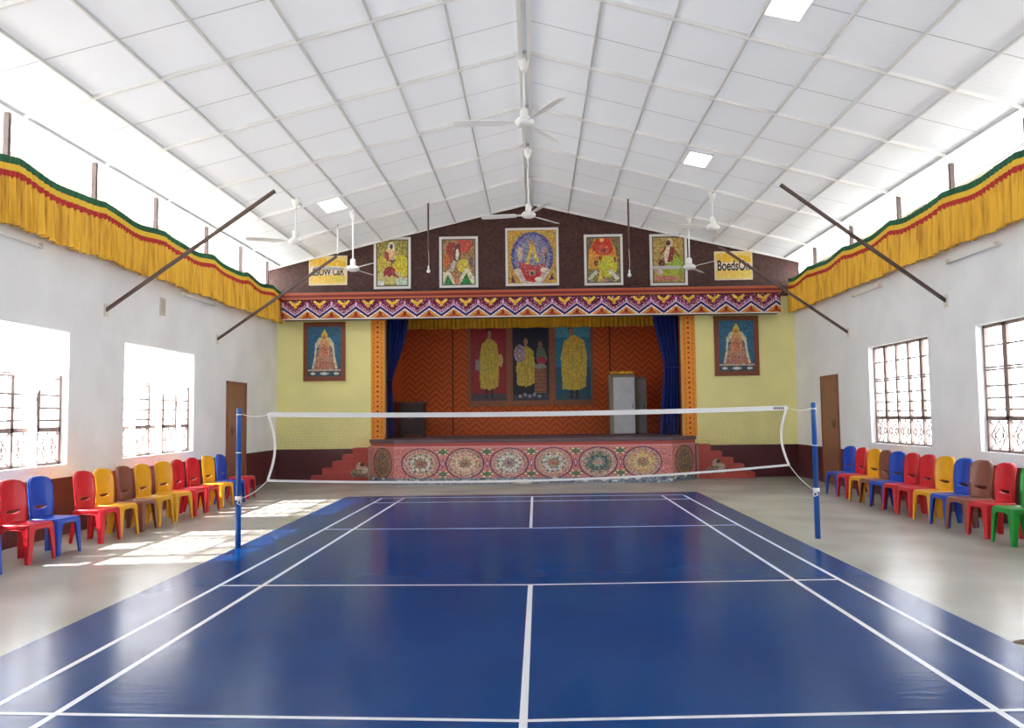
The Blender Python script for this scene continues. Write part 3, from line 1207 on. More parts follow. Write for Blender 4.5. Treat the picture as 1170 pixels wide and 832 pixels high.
def pleated(name, x0, x1, y, z0, z1, m, per, amp, label, cat, taper=None):
    root = thing(name, label, cat, ((x0 + x1) / 2, y, z1))
    bm = BM()
    N = int((x1 - x0) / per * 8)
    prev = None
    for i in range(N + 1):
        u = i / N
        x = x0 + (x1 - x0) * u
        s = math.sin(x * 2 * PI / per)
        a = bm.verts.new((x - root.location.x, amp * s * 0.6, 0))
        b = bm.verts.new((x - root.location.x, amp * s, z0 - z1 + 0.01 * math.sin(x * 9)))
        if prev:
            bm.faces.new((prev[0], a, b, prev[1])).smooth = True
        prev = (a, b)
    obj('pleated_cloth', bm, m, root)
    bm = BM()
    tube(bm, [(x0 - root.location.x, 0.0, 0), (x1 - root.location.x, 0.0, 0)], 0.012, 6)
    obj('hanging_rail', bm, M_STEEL, root)
    return root
pleated('stage_fringe', SX0 + 0.02, SX1 - 0.02, YS - 0.12, 4.27, 4.75, M_GOLD, 0.13, 0.03, 'dull gold pleated fringe across the top of the stage backdrop', 'fringe')

# blue stage curtains, tied back
M_BLUE = mat('blue_velvet_curtain', (20, 44, 120), 0.75, noise=0.15, nscale=3)
def stage_curtain(sd, label):
    y = 11.83
    xo = SX0 + 0.03 if sd < 0 else SX1 - 0.03
    # (z, inner edge distance from the outer edge)
    prof = ([(4.4, 0.57), (4.0, 0.53), (3.4, 0.38), (2.9, 0.2), (2.62, 0.1), (2.4, 0.13), (1.9, 0.16), (1.1, 0.17)] if sd < 0 else
            [(4.4, 0.66), (4.0, 0.63), (3.5, 0.5), (3.1, 0.42), (2.88, 0.38), (2.3, 0.44), (1.7, 0.5), (1.1, 0.53)])
    root = thing('stage_curtain', label, 'curtain', (xo, y, 1.08))
    bm = BM()
    rows = []
    for (z, w) in prof:
        row = []
        for i in range(49):
            u = i / 48
            x = -sd * u * w
            pinch = 0.055 * min(1, w / 0.5) + 0.02
            row.append(bm.verts.new((x, pinch * math.sin(u * 2 * PI * 5.2 + 0.4) , z - 1.08 + (0.005 if z > 1.2 else 0.0))))
        rows.append(row)
    for A, B in zip(rows, rows[1:]):
        for i in range(48):
            bm.faces.new((A[i], A[i + 1], B[i + 1], B[i])).smooth = True
    o = obj('curtain_cloth', bm, M_BLUE, root)
    sm = o.modifiers.new('s', 'SUBSURF')
    sm.levels = 1
    sm.render_levels = 1
    bm = BM()
    wt = 0.1 if sd < 0 else 0.38
    ring = [(-sd * (wt / 2 + (wt / 2 + 0.02) * math.cos(t)), 0.08 * math.sin(t), (2.62 if sd < 0 else 2.88) - 1.08) for t in [2 * PI * k / 16 for k in range(16)]]
    tube(bm, ring, 0.02, 6, closed=True)
    obj('tieback', bm, M_BLUE, root)
    bm = BM()
    tube(bm, [(0.02 * sd, 0, 3.33), (-sd * 0.7, 0, 3.33)], 0.014, 6)
    obj('curtain_rail', bm, M_STEEL, root)
stage_curtain(-1, 'dark blue stage curtain tied back tight at the left side of the opening')
stage_curtain(1, 'dark blue stage curtain gathered at the right side of the opening, beside the cabinets')

# ------------------------------------------------------------------ pictures
def picture(name, label, cat, x0, x1, z0, z1, y, canvas, frame_m, fw, depth=0.035, group=None, inner=None, bottom=None):
    if name == 'gable_painting':
        canvas.grain(0.12, 3, 7)
        canvas.grain(0.12, 1, 6)
    elif name == 'stage_portrait':
        canvas.grain(0.12, 2, 6)
    elif name == 'deity_painting':
        canvas.grain(0.12, 2, 8)
    cx, cz = (x0 + x1) / 2, z0
    root = thing(name, label, cat, (cx, y, cz), 0, group)
    W, H = x1 - x0, z1 - z0
    bm = BM()
    fb = bottom or fw
    box(bm, -W / 2, -W / 2 + fw, -depth, 0, 0, H)
    box(bm, W / 2 - fw, W / 2, -depth, 0, 0, H)
    box(bm, -W / 2 + fw, W / 2 - fw, -depth, 0, 0, fb)
    box(bm, -W / 2 + fw, W / 2 - fw, -depth, 0, H - fw, H)
    obj('frame', bm, frame_m, root)
    if inner:
        bm = BM()
        g = 0.03
        a, b, c_, d = -W / 2 + fw, W / 2 - fw, fb, H - fw
        box(bm, a, a + g, -depth * 0.8, 0, c_, d)
        box(bm, b - g, b, -depth * 0.8, 0, c_, d)
        box(bm, a + g, b - g, -depth * 0.8, 0, c_, c_ + g)
        box(bm, a + g, b - g, -depth * 0.8, 0, d - g, d)
        obj('inner_border', bm, inner, root)
    e = 0.004
    bm = BM()
    o = canvas.mesh('picture_panel', lambda u, v: (-W / 2 + fw - e + (W - 2 * fw + 2 * e) * u, -depth * 0.55, fb - e + (H - fw - fb + 2 * e) * v), M_PICT, root)
    bm.free()
    return root

def cv(n=70, m=92, col=(150, 140, 60)):
    return Canvas(n, m, col)

# 1: small robed figure above a red flower-like shape on yellow-green
c1 = cv(col=(150, 138, 62)); A = c1.v > -1
c1.speck(A, [(176, 160, 60), (120, 116, 60), (196, 180, 110), (110, 96, 60)], 0.6, 2)
c1.ell(0.72, 0.42, 0.34, 0.25, (196, 182, 40)); c1.ell(0.2, 0.48, 0.26, 0.16, (186, 170, 60)); c1.ell(0.4, 0.2, 0.45, 0.14, (190, 176, 110))
c1.ell(0.47, 0.84, 0.11, 0.11, (222, 210, 196)); c1.ell(0.47, 0.85, 0.05, 0.055, (60, 56, 50))
c1.poly([(0.26, 0.6), (0.3, 0.78), (0.47, 0.8), (0.6, 0.74), (0.6, 0.6), (0.47, 0.54)], (206, 170, 130))
c1.poly([(0.25, 0.62), (0.27, 0.78), (0.38, 0.72), (0.42, 0.55), (0.34, 0.54)], (166, 58, 62)); c1.poly([(0.4, 0.56), (0.62, 0.56), (0.5, 0.48)], (110, 60, 70))
c1.rect(0.46, 0.49, 0.4, 0.5, (130, 60, 50))
c1.ell(0.42, 0.33, 0.17, 0.1, (140, 26, 40)); c1.poly([(0.24, 0.2), (0.22, 0.34), (0.4, 0.4), (0.58, 0.28), (0.72, 0.2), (0.6, 0.19), (0.5, 0.24), (0.38, 0.2), (0.33, 0.26)], (140, 26, 40))
c1.ell(0.12, 0.07, 0.13, 0.06, (206, 204, 200)); c1.ell(0.8, 0.1, 0.2, 0.09, (180, 190, 180))
c1.speck(A, [(220, 210, 150), (110, 100, 50)], 0.06)
# 2: rearing brown and red shapes over a yellow dome and green hills
c2 = cv(col=(150, 112, 70)); A = c2.v > -1
c2.speck(A, [(176, 80, 60), (160, 130, 80), (110, 90, 60), (186, 160, 110)], 0.6, 2)
c2.ell(0.66, 0.86, 0.22, 0.16, (190, 76, 60)); c2.ell(0.3, 0.72, 0.16, 0.22, (150, 60, 50)); c2.ell(0.12, 0.54, 0.12, 0.14, (186, 104, 40))
c2.poly([(0.36, 0.5), (0.36, 0.84), (0.48, 0.9), (0.56, 0.86), (0.56, 0.56), (0.44, 0.5)], (96, 50, 48))
c2.ell(0.46, 0.66, 0.05, 0.13, (206, 196, 190)); c2.poly([(0.22, 0.3), (0.34, 0.55), (0.44, 0.5), (0.34, 0.3)], (186, 176, 176))
c2.ell(0.65, 0.42, 0.2, 0.15, (200, 180, 60)); c2.ell(0.86, 0.5, 0.08, 0.12, (120, 90, 96))
c2.poly([(0, 0.3), (0.1, 0.28), (0.2, 0.32), (0.45, 0.06), (0.7, 0.38), (0.8, 0.36), (1, 0.1), (1, 0), (0, 0)], (216, 206, 180))
c2.poly([(0.05, 0), (0.17, 0.24), (0.36, 0)], (44, 120, 62)); c2.poly([(0.52, 0), (0.72, 0.27), (0.9, 0)], (44, 120, 62)); c2.ell(0.45, 0.09, 0.1, 0.06, (190, 120, 90))
c2.speck(A, [(226, 216, 190), (90, 60, 50)], 0.06)
# 3: centre: blue arch with figures on gold
c3 = Canvas(86, 98, (196, 154, 60)); A = c3.v > -1
c3.speck(A, [(206, 160, 50), (180, 140, 70), (150, 126, 90)], 0.5, 2)
arch = (((c3.u - 0.5) / 0.43) ** 2 + ((c3.v - 0.54) / 0.4) ** 2 < 1)
c3.ell(0.5, 0.5, 0.43, 0.46, (60, 72, 140)); c3.ell(0.5, 0.5, 0.36, 0.4, (116, 124, 160))
low = (c3.v < 0.3)
c3.poly([(0.12, 0.25), (0.3, 0.0), (0.7, 0.0), (0.88, 0.25), (0.8, 0.3), (0.2, 0.3)], (196, 180, 170))
c3.poly([(0.22, 0.42), (0.24, 0.3), (0.38, 0.05), (0.55, 0.03), (0.68, 0.16), (0.8, 0.38), (0.6, 0.34), (0.4, 0.36)], (178, 40, 36))
c3.poly([(0.36, 0.36), (0.44, 0.62), (0.44, 0.74), (0.5, 0.8), (0.55, 0.74), (0.58, 0.62), (0.66, 0.38), (0.58, 0.4), (0.5, 0.6), (0.44, 0.36)], (216, 178, 60))
c3.ell(0.5, 0.78, 0.05, 0.05, (150, 110, 70)); c3.ell(0.26, 0.56, 0.05, 0.13, (206, 176, 150)); c3.ell(0.76, 0.56, 0.06, 0.12, (176, 130, 120)); c3.ell(0.78, 0.48, 0.03, 0.1, (50, 66, 110))
c3.ell(0.5, 0.2, 0.06, 0.05, (206, 180, 130)); c3.ell(0.5, 0.19, 0.045, 0.04, (70, 60, 50)); c3.ell(0.72, 0.26, 0.055, 0.05, (230, 220, 190)); c3.ell(0.62, 0.08, 0.07, 0.04, (216, 206, 190))
c3.poly([(0.07, 0.02), (0.1, 0.16), (0.16, 0.02)], (90, 40, 60)); c3.poly([(0.83, 0.06), (0.9, 0.18), (0.95, 0.08)], (90, 40, 60))
c3.speck(arch, [(60, 90, 150), (220, 206, 190), (176, 90, 110), (206, 176, 90)], 0.22)
# 4: red crown of shapes over a yellow-green mound
c4 = cv(col=(110, 104, 70)); A = c4.v > -1
c4.speck(A, [(96, 90, 66), (140, 130, 80), (80, 70, 56)], 0.5, 2)
c4.poly([(0.05, 0.3), (0.08, 0.7), (0.25, 0.96), (0.7, 0.97), (0.86, 0.7), (0.92, 0.4), (0.7, 0.3)], (206, 140, 50))
c4.poly([(0.14, 0.78), (0.3, 0.96), (0.68, 0.97), (0.8, 0.72), (0.66, 0.6), (0.3, 0.62)], (190, 46, 34))
c4.ell(0.46, 0.93, 0.07, 0.04, (230, 180, 90)); c4.ell(0.5, 0.72, 0.17, 0.12, (196, 80, 60)); c4.ell(0.52, 0.7, 0.05, 0.04, (96, 60, 60))
c4.ell(0.62, 0.36, 0.28, 0.24, (190, 186, 50)); c4.ell(0.28, 0.44, 0.07, 0.07, (110, 26, 36)); c4.ell(0.41, 0.54, 0.05, 0.06, (130, 40, 40)); c4.ell(0.84, 0.5, 0.04, 0.06, (110, 36, 40))
c4.poly([(0.03, 0.1), (0.28, 0.3), (0.34, 0.22), (0.1, 0.06)], (196, 200, 180)); c4.poly([(0.62, 0.26), (0.72, 0.28), (0.98, 0.1), (0.86, 0.06)], (214, 206, 210)); c4.poly([(0.3, 0.02), (0.4, 0.28), (0.5, 0.02)], (220, 180, 60)); c4.ell(0.56, 0.06, 0.1, 0.04, (170, 110, 130))
c4.speck(c4.v < 0.6, [(206, 196, 120), (170, 160, 50)], 0.2); c4.speck(c4.v > 0.5, [(206, 150, 50), (170, 50, 40)], 0.12)
# 5: leaning robed figure on green
c5 = cv(col=(166, 136, 66)); A = c5.v > -1
c5.speck(A, [(186, 150, 70), (140, 116, 60), (196, 170, 110)], 0.6, 2)
c5.ell(0.7, 0.4, 0.3, 0.26, (140, 160, 50)); c5.ell(0.5, 0.22, 0.3, 0.12, (156, 160, 50)); c5.ell(0.4, 0.1, 0.35, 0.06, (186, 110, 100))
c5.ell(0.53, 0.86, 0.11, 0.1, (216, 196, 160)); c5.ell(0.5, 0.86, 0.07, 0.06, (70, 40, 36))
c5.poly([(0.33, 0.5), (0.42, 0.76), (0.56, 0.76), (0.5, 0.44), (0.42, 0.42)], (210, 200, 170)); c5.poly([(0.46, 0.46), (0.56, 0.78), (0.7, 0.76), (0.64, 0.5), (0.54, 0.44)], (136, 44, 48))
c5.poly([(0.24, 0.62), (0.42, 0.8), (0.44, 0.74), (0.28, 0.6)], (150, 60, 50)); c5.poly([(0.66, 0.74), (0.86, 0.58), (0.84, 0.54), (0.64, 0.66)], (130, 66, 50))
c5.ell(0.29, 0.42, 0.1, 0.09, (80, 26, 30)); c5.poly([(0.3, 0.5), (0.36, 0.58), (0.4, 0.46)], (176, 90, 90)); c5.ell(0.24, 0.24, 0.1, 0.05, (190, 170, 170))
c5.speck(A, [(226, 206, 170), (120, 130, 50)], 0.07)

YG = YB - 0.012
M_INNER = mat('dark_inner_border', (84, 84, 70), 0.6)
picture('gable_painting', 'white framed painting of a small robed figure above a dark red blob on yellow', 'painting', -4.16, -3.17, 5.045, 6.43, YG, c1, M_PWHITE, 0.065, group='framed paintings on the brown gable', inner=M_INNER)
picture('gable_painting', 'white framed painting with two green hills at the bottom and a yellow dome', 'painting', -2.41, -1.38, 5.05, 6.42, YG, c2, M_PWHITE, 0.065, group='framed paintings on the brown gable', inner=M_INNER)
picture('gable_painting', 'largest white framed painting, blue ringed oval with red and gold figures, at the gable centre', 'painting', -0.65, 0.76, 5.07, 6.62, YG, c3, M_PWHITE, 0.06, group='framed paintings on the brown gable')
picture('gable_painting', 'white framed painting with a red top above a yellow green mound', 'painting', 1.43, 2.45, 5.05, 6.41, YG, c4, M_PWHITE, 0.065, group='framed paintings on the brown gable', inner=M_INNER)
picture('gable_painting', 'white framed painting of a leaning figure in white and dark red on green', 'painting', 3.16, 4.14, 5.02, 6.39, YG, c5, M_PWHITE, 0.065, group='framed paintings on the brown gable', inner=M_INNER)

# word boards
M_BLACK = mat('black_lettering', (26, 22, 22), 0.5)
def lettering(word, size, x, z, y, parent, width=None, bold=0.022):
    cu = bpy.data.curves.new('lettering', 'FONT')
    cu.body = word
    cu.size = size
    cu.extrude = 0.003
    cu.offset = bold * size
    cu.align_x = 'CENTER'
    cu.align_y = 'CENTER'
    t = bpy.data.objects.new('tmp_text', cu)
    C.objects.link(t)
    dg = bpy.context.evaluated_depsgraph_get()
    me = bpy.data.meshes.new_from_object(t.evaluated_get(dg))
    bpy.data.objects.remove(t)
    xs = [v.co.x for v in me.vertices]
    w = max(xs) - min(xs)
    sx = (width / w) if width else 1.0
    for v in me.vertices:
        v.co = Vector((v.co.x * sx, -v.co.z, v.co.y))
    me.materials.clear()
    me.materials.append(M_BLACK)
    o = bpy.data.objects.new('lettering', me)
    C.objects.link(o)
    o.parent = parent
    o.location = (x, y, z)
    return o

def word_board(label, x0, x1, z0, z1, word, wz, wsize, wwidth):
    c = Canvas(56, 44, (222, 196, 110)); A = c.v > -1
    c.ell(0.25, 0.8, 0.3, 0.16, (222, 170, 40)); c.ell(0.72, 0.72, 0.3, 0.16, (214, 172, 30)); c.ell(0.5, 0.2, 0.5, 0.14, (226, 184, 80)); c.ell(0.8, 0.2, 0.2, 0.12, (206, 186, 50))
    c.rect(0, 1, 0.33, 0.62, (226, 212, 206)); c.speck(A, [(230, 206, 150), (214, 180, 60), (226, 196, 120)], 0.3, 2)
    root = picture('word_board', label, 'sign', x0, x1, z0, z1, YG, c, mat('pale_board_edge', (222, 206, 176), 0.6), 0.03, 0.03)
    lettering(word, wsize, 0, wz, -0.019, root, wwidth)
    return root
word_board('yellow word board with black capitals on the left of the brown gable', -5.9, -4.87, 5.17, 5.96, 'ESOW CaR', 0.35, 0.26, 0.84)
word_board('yellow word board with lower case black letters on the right of the brown gable', 4.85, 5.84, 5.14, 5.9, 'BoedsOn', 0.37, 0.38, 0.84)

# deity paintings in timber frames on the yellow wall
def deity(sd):
    c = Canvas(60, 90, (34, 96, 132)); A = c.v > -1
    c.speck(A, [(30, 84, 120), (44, 110, 146), (40, 90, 120)], 0.5, 2)
    c.poly([(0.12, 0.16), (0.2, 0.4), (0.22, 0.66), (0.34, 0.78), (0.66, 0.78), (0.78, 0.66), (0.82, 0.4), (0.9, 0.16), (0.78, 0.16), (0.72, 0.6), (0.28, 0.6), (0.22, 0.16)], (206, 196, 160))
    c.poly([(0.18, 0.14), (0.3, 0.42), (0.34, 0.62), (0.66, 0.62), (0.72, 0.42), (0.84, 0.14)], (150, 96, 80))
    c.poly([(0.34, 0.4), (0.38, 0.72), (0.62, 0.72), (0.66, 0.4)], (206, 150, 110)); c.ell(0.5, 0.52, 0.1, 0.13, (190, 84, 70))
    c.ell(0.5, 0.8, 0.1, 0.09, (216, 176, 70)); c.poly([(0.42, 0.84), (0.5, 0.96), (0.58, 0.84)], (226, 190, 80)); c.ell(0.5, 0.78, 0.05, 0.04, (190, 130, 80))
    c.ell(0.5, 0.36, 0.26, 0.06, (176, 130, 110)); c.ell(0.5, 0.24, 0.3, 0.06, (160, 96, 96))
    inner = (c.v > 0.14) & (c.v < 0.66) & (np.abs(c.u - 0.5) < 0.38 - 0.35 * c.v)
    c.speck(inner, [(206, 160, 110), (120, 70, 80), (190, 96, 80), (216, 190, 140)], 0.5)
    c.rect(0, 1, 0.115, 0.15, (190, 170, 150)); c.rect(0, 1, 0, 0.115, (54, 74, 92))
    for cu, ru in ((0.16, 0.08), (0.5, 0.14), (0.86, 0.08)):
        c.ell(cu, 0.06, ru, 0.025, (206, 210, 200))
    return c
picture('deity_painting', 'timber framed painting of a seated golden figure on blue, left of the stage', 'painting', -6.04, -4.92, 2.62, 4.185, YB - 0.003, deity(-1), M_TIMBER, 0.12, 0.04, group='timber framed paintings on the yellow wall')
picture('deity_painting', 'timber framed painting of a seated golden figure on blue, right of the stage', 'painting', 4.79, 5.94, 2.62, 4.185, YB - 0.003, deity(1), M_TIMBER, 0.12, 0.04, group='timber framed paintings on the yellow wall')

# three tall portraits at the back of the stage
def person(c, cu, top, bot, w, robe, skin=(176, 128, 96), hair=(46, 34, 30), lean=0.0, shade=None):
    H = top - bot
    c.ell(cu + lean, top - 0.035, 0.07, 0.05, hair)
    c.ell(cu + lean + 0.01, top - 0.06, 0.055, 0.05, skin)
    c.rect(cu - 0.03 + lean, cu + 0.03 + lean, top - 0.14, top - 0.09, skin)
    c.poly([(cu - w * 0.75, top - 0.2), (cu - 0.05, top - 0.12), (cu + 0.06, top - 0.12), (cu + w * 0.8, top - 0.19), (cu + w, top - 0.4), (cu + w * 0.9, bot + 0.16), (cu + w * 0.2, bot + 0.1), (cu - w * 0.9, bot + 0.13), (cu - w, top - 0.42)], robe)
    dk = tuple(int(x * 0.8) for x in robe)
    for k in range(4):
        x = cu - w * 0.5 + k * w * 0.33
        c.poly([(x, bot + 0.16), (x + 0.012, bot + 0.16), (x + 0.04, top - 0.25), (x + 0.03, top - 0.25)], dk)
    c.rect(cu - 0.12, cu - 0.03, bot + 0.0, bot + 0.12, (44, 34, 34))
    c.rect(cu + 0.03, cu + 0.12, bot + 0.0, bot + 0.12, (44, 34, 34))
def portrait_canvas(k):
    if k == 0:
        c = Canvas(52, 110, (150, 22, 34)); c.rect(0, 1, 0, 0.1, (80, 60, 66))
        person(c, 0.52, 0.97, 0.04, 0.28, (206, 180, 66)); c.rect(0.14, 0.26, 0.42, 0.56, (150, 130, 140)); c.ell(0.84, 0.55, 0.06, 0.09, (206, 176, 110))
    elif k == 1:
        c = Canvas(52, 110, (22, 26, 52)); c.rect(0, 1, 0, 0.08, (60, 54, 70))
        person(c, 0.36, 0.86, 0.08, 0.26, (206, 178, 66)); c.ell(0.2, 0.64, 0.16, 0.12, (176, 150, 160)); c.speck((((c.u - 0.2) / 0.16) ** 2 + ((c.v - 0.64) / 0.12) ** 2 < 1), [(90, 60, 90), (220, 200, 210)], 0.5)
        c.ell(0.76, 0.76, 0.06, 0.05, (150, 96, 84)); c.poly([(0.64, 0.56), (0.68, 0.72), (0.86, 0.72), (0.96, 0.56)], (96, 110, 90)); c.ell(0.8, 0.54, 0.13, 0.05, (176, 50, 70))
        c.rect(0.6, 0.92, 0.1, 0.46, (150, 96, 66)); c.ell(0.76, 0.46, 0.16, 0.04, (150, 150, 130))
        for q in range(7):
            c.rect(0.6, 0.92, 0.12 + q * 0.05, 0.13 + q * 0.05, (90, 56, 44))
        for q in range(5):
            c.ell(0.2 + 0.13 * q, 0.06 + 0.02 * (q % 2), 0.05, 0.025, (150, 150, 150))
    else:
        c = Canvas(52, 110, (40, 120, 150)); c.put(c.v < 0.45, (24, 84, 110)); c.put(c.v > 0.85, (80, 150, 170)); c.rect(0, 1, 0, 0.06, (50, 80, 96))
        person(c, 0.53, 1.0, 0.02, 0.37, (214, 186, 70), lean=-0.08)
    return c
M_PORT = mat('orange_brown_portrait_frame', (150, 88, 56), 0.5, noise=0.2, nscale=14)
pd = ['stage portrait of a person in a yellow robe on a deep red ground',
      'stage portrait of a person in a yellow robe beside a round table, on dark blue',
      'stage portrait of a person in a long yellow robe on light blue']
for k, (x0, x1) in enumerate(((-1.92, -0.68), (-0.66, 0.60), (0.62, 1.84))):
    picture('stage_portrait', pd[k], 'portrait', x0, x1, 1.93, 4.38, YS - 0.02, portrait_canvas(k), M_PORT, 0.085, 0.04, group='tall portraits on the stage backdrop', bottom=0.17)

# ------------------------------------------------------------------ things on the stage
def cabinet(name, label, x0, x1, y0, y1, h, col, with_side=True):
    root = thing(name, label, 'cabinet', ((x0 + x1) / 2, (y0 + y1) / 2, 1.08))
    w, d = (x1 - x0) / 2, (y1 - y0) / 2
    bm = BM()
    box(bm, -w, w, -d + 0.02, d, 0.03, h)
    obj('cabinet_body', bm, mat('cabinet_side', (136, 128, 112), 0.6, noise=0.1), root)
    bm = BM()
    box(bm, -w + 0.10, w - 0.01, -d, -d + 0.02, 0.04, h - 0.06)
    obj('cabinet_door', bm, mat('cabinet_door_paint', col, 0.5, noise=0.12, nscale=5), root)
    bm = BM()
    box(bm, w - 0.075, w - 0.06, -d - 0.02, -d, h * 0.45, h * 0.52)
    obj('cabinet_handle', bm, M_STEEL, root)
    bm = BM()
    box(bm, -w - 0.01, w + 0.01, -d - 0.01, d, h, h + 0.02)
    ct = mat('cabinet_top_paint', (110, 104, 100), 0.6)
    obj('cabinet_top', bm, ct, root)
    for sx in (-1, 1):
        for sy in (-1, 1):
            bm = BM()
            box(bm, sx * (w - 0.04) - 0.02, sx * (w - 0.04) + 0.02, sy * (d - 0.04) - 0.02, sy * (d - 0.04) + 0.02, 0, 0.03)
            obj('foot', bm, ct, root)
    return root
cabinet('metal_cabinet', 'tall pale grey metal cabinet on the stage with gold cloth on top', 2.17, 2.87, 12.85, 13.35, 1.66, (190, 192, 198))
cabinet('metal_cabinet', 'narrow grey metal cabinet standing behind the taller one on the stage', 2.93, 3.24, 13.25, 13.7, 1.60, (150, 148, 152))
bm = BM()
rs = random.Random(5)
for k in range(3):
    xa = 2.2 + 0.22 * k
    prof = []
    for i in range(9):
        prof.append((xa + 0.2 * i / 8, 12.95 + 0.05 * math.sin(i), 2.80 + 0.025 * abs(math.sin(i * 1.3 + k))))
    tube(bm, prof, [0.03, 0.036, 0.032, 0.04, 0.034, 0.037, 0.033, 0.035, 0.028], 8)
o = obj('folded_cloth', bm, M_GOLD)
tag(o, 'bunched gold cloth lying on top of the tall grey cabinet', 'cloth')

def lectern_table():
    root = thing('wooden_chest', 'dark wooden chest on the left of the stage floor', 'chest', (-3.4, 13.1, 1.08))
    m = mat('very_dark_wood', (46, 26, 22), 0.5, noise=0.2)
    bm = BM(); box(bm, -0.36, 0.36, -0.25, 0.25, 0.06, 0.93); obj('chest_body', bm, m, root)
    bm = BM(); box(bm, -0.41, 0.41, -0.29, 0.29, 0.93, 0.99); obj('chest_top', bm, mat('dark_wood_top', (64, 38, 32), 0.4), root)
    for sx in (-0.17, 0.17):
        bm = BM(); box(bm, sx - 0.155, sx + 0.155, -0.265, -0.25, 0.12, 0.88)
        dd = obj('chest_door', bm, m, root)
        bm = BM(); box(bm, sx * 0.2 - 0.01, sx * 0.2 + 0.01, -0.285, -0.265, 0.5, 0.58); obj('door_knob', bm, M_STEEL, dd)
    for sx in (-0.32, 0.32):
        for sy in (-0.21, 0.21):
            bm = BM(); box(bm, sx - 0.03, sx + 0.03, sy - 0.03, sy + 0.03, 0, 0.06); obj('foot', bm, m, root)
lectern_table()

# white crumpled cloth at the foot of the stage
bm = BM()
bmesh.ops.create_icosphere(bm, subdivisions=3, radius=1.0)
rs = np.random.RandomState(4)
for v in bm.verts:
    p = v.co
    k = 1 + 0.18 * math.sin(7 * p.x + 2) * math.sin(9 * p.y) + 0.12 * math.sin(13 * p.z + p.x * 6)
    v.co = Vector((p.x * 0.19 * k, p.y * 0.12 * k, max(0, (p.z + 0.55) * 0.075 * k)))
for f in bm.faces: f.smooth = True
o = obj('crumpled_cloth', bm, mat('white_crumpled_cloth', (214, 212, 204), 0.8))
o.location = (-0.22, 9.78, 0.0)
tag(o, 'small crumpled white cloth on the floor against the middle of the stage front', 'cloth')

# brown scrap at the right edge of the mat
bm = BM()
pts = [(-0.10, 0), (-0.05, 0.05), (0.02, 0.04), (0.09, 0.06), (0.12, 0.0), (0.05, -0.05), (-0.03, -0.04)]
A = [bm.verts.new((x, y, 0.003)) for x, y in pts]
cc = bm.verts.new((0.01, 0.0, 0.03)); c0 = bm.verts.new((0.01, 0.0, 0.0))
for k in range(len(A)):
    bm.faces.new((A[k], A[(k + 1) % len(A)], cc)); bm.faces.new((A[(k + 1) % len(A)], A[k], c0))
o = obj('dry_leaf', bm, mat('dry_leaf_brown', (112, 96, 84), 0.8))
o.location = (3.53, -4.14, 0.001)
tag(o, 'small dry brown leaf on the floor at the right edge of the blue mat', 'leaf')

# ------------------------------------------------------------------ net posts and net
M_POST = mat('blue_post_paint', (26, 86, 168), 0.35)
def post(label, x, y, h):
    root = thing('net_post', label, 'net post', (x, y, 0), 0, 'blue posts holding the net')
    bm = BM()
    lathe(bm, [(0.036, 0.0), (0.036, 0.62), (0.0355, 0.63)], 16)
    obj('lower_pole', bm, M_POST, root)
    bm = BM()
    lathe(bm, [(0.032, 0.63), (0.032, h - 0.03), (0.026, h)], 16)
    obj('upper_pole', bm, M_POST, root)
    for cz, cr, chh in ((0.60, 0.042, 0.055), (1.20, 0.036, 0.016), (h - 0.09, 0.037, 0.016)):
        bm = BM()
        lathe(bm, [(0.030, cz), (cr, cz + 0.004), (cr, cz + chh - 0.004), (0.03, cz + chh)], 16)
        obj('collar', bm, M_WHITE, root)
    s = 1 if x < 0 else -1
    bm = BM()
    tube(bm, [(0.03 * s, -0.03, 0.60), (0.06 * s, -0.06, 0.58), (0.05 * s, -0.07, 0.55), (-0.0, -0.06, 0.57), (0.03 * s, -0.03, 0.62)], 0.008, 6)
    obj('cord_knot', bm, M_CREAM, root)
    return root
PL = (-3.73, 0.37, 1.78)
PR = (3.75, 0.80, 1.77)
post('blue metal net post standing on the left edge of the blue mat', *PL)
post('blue metal net post standing on the cement right of the blue mat', *PR)

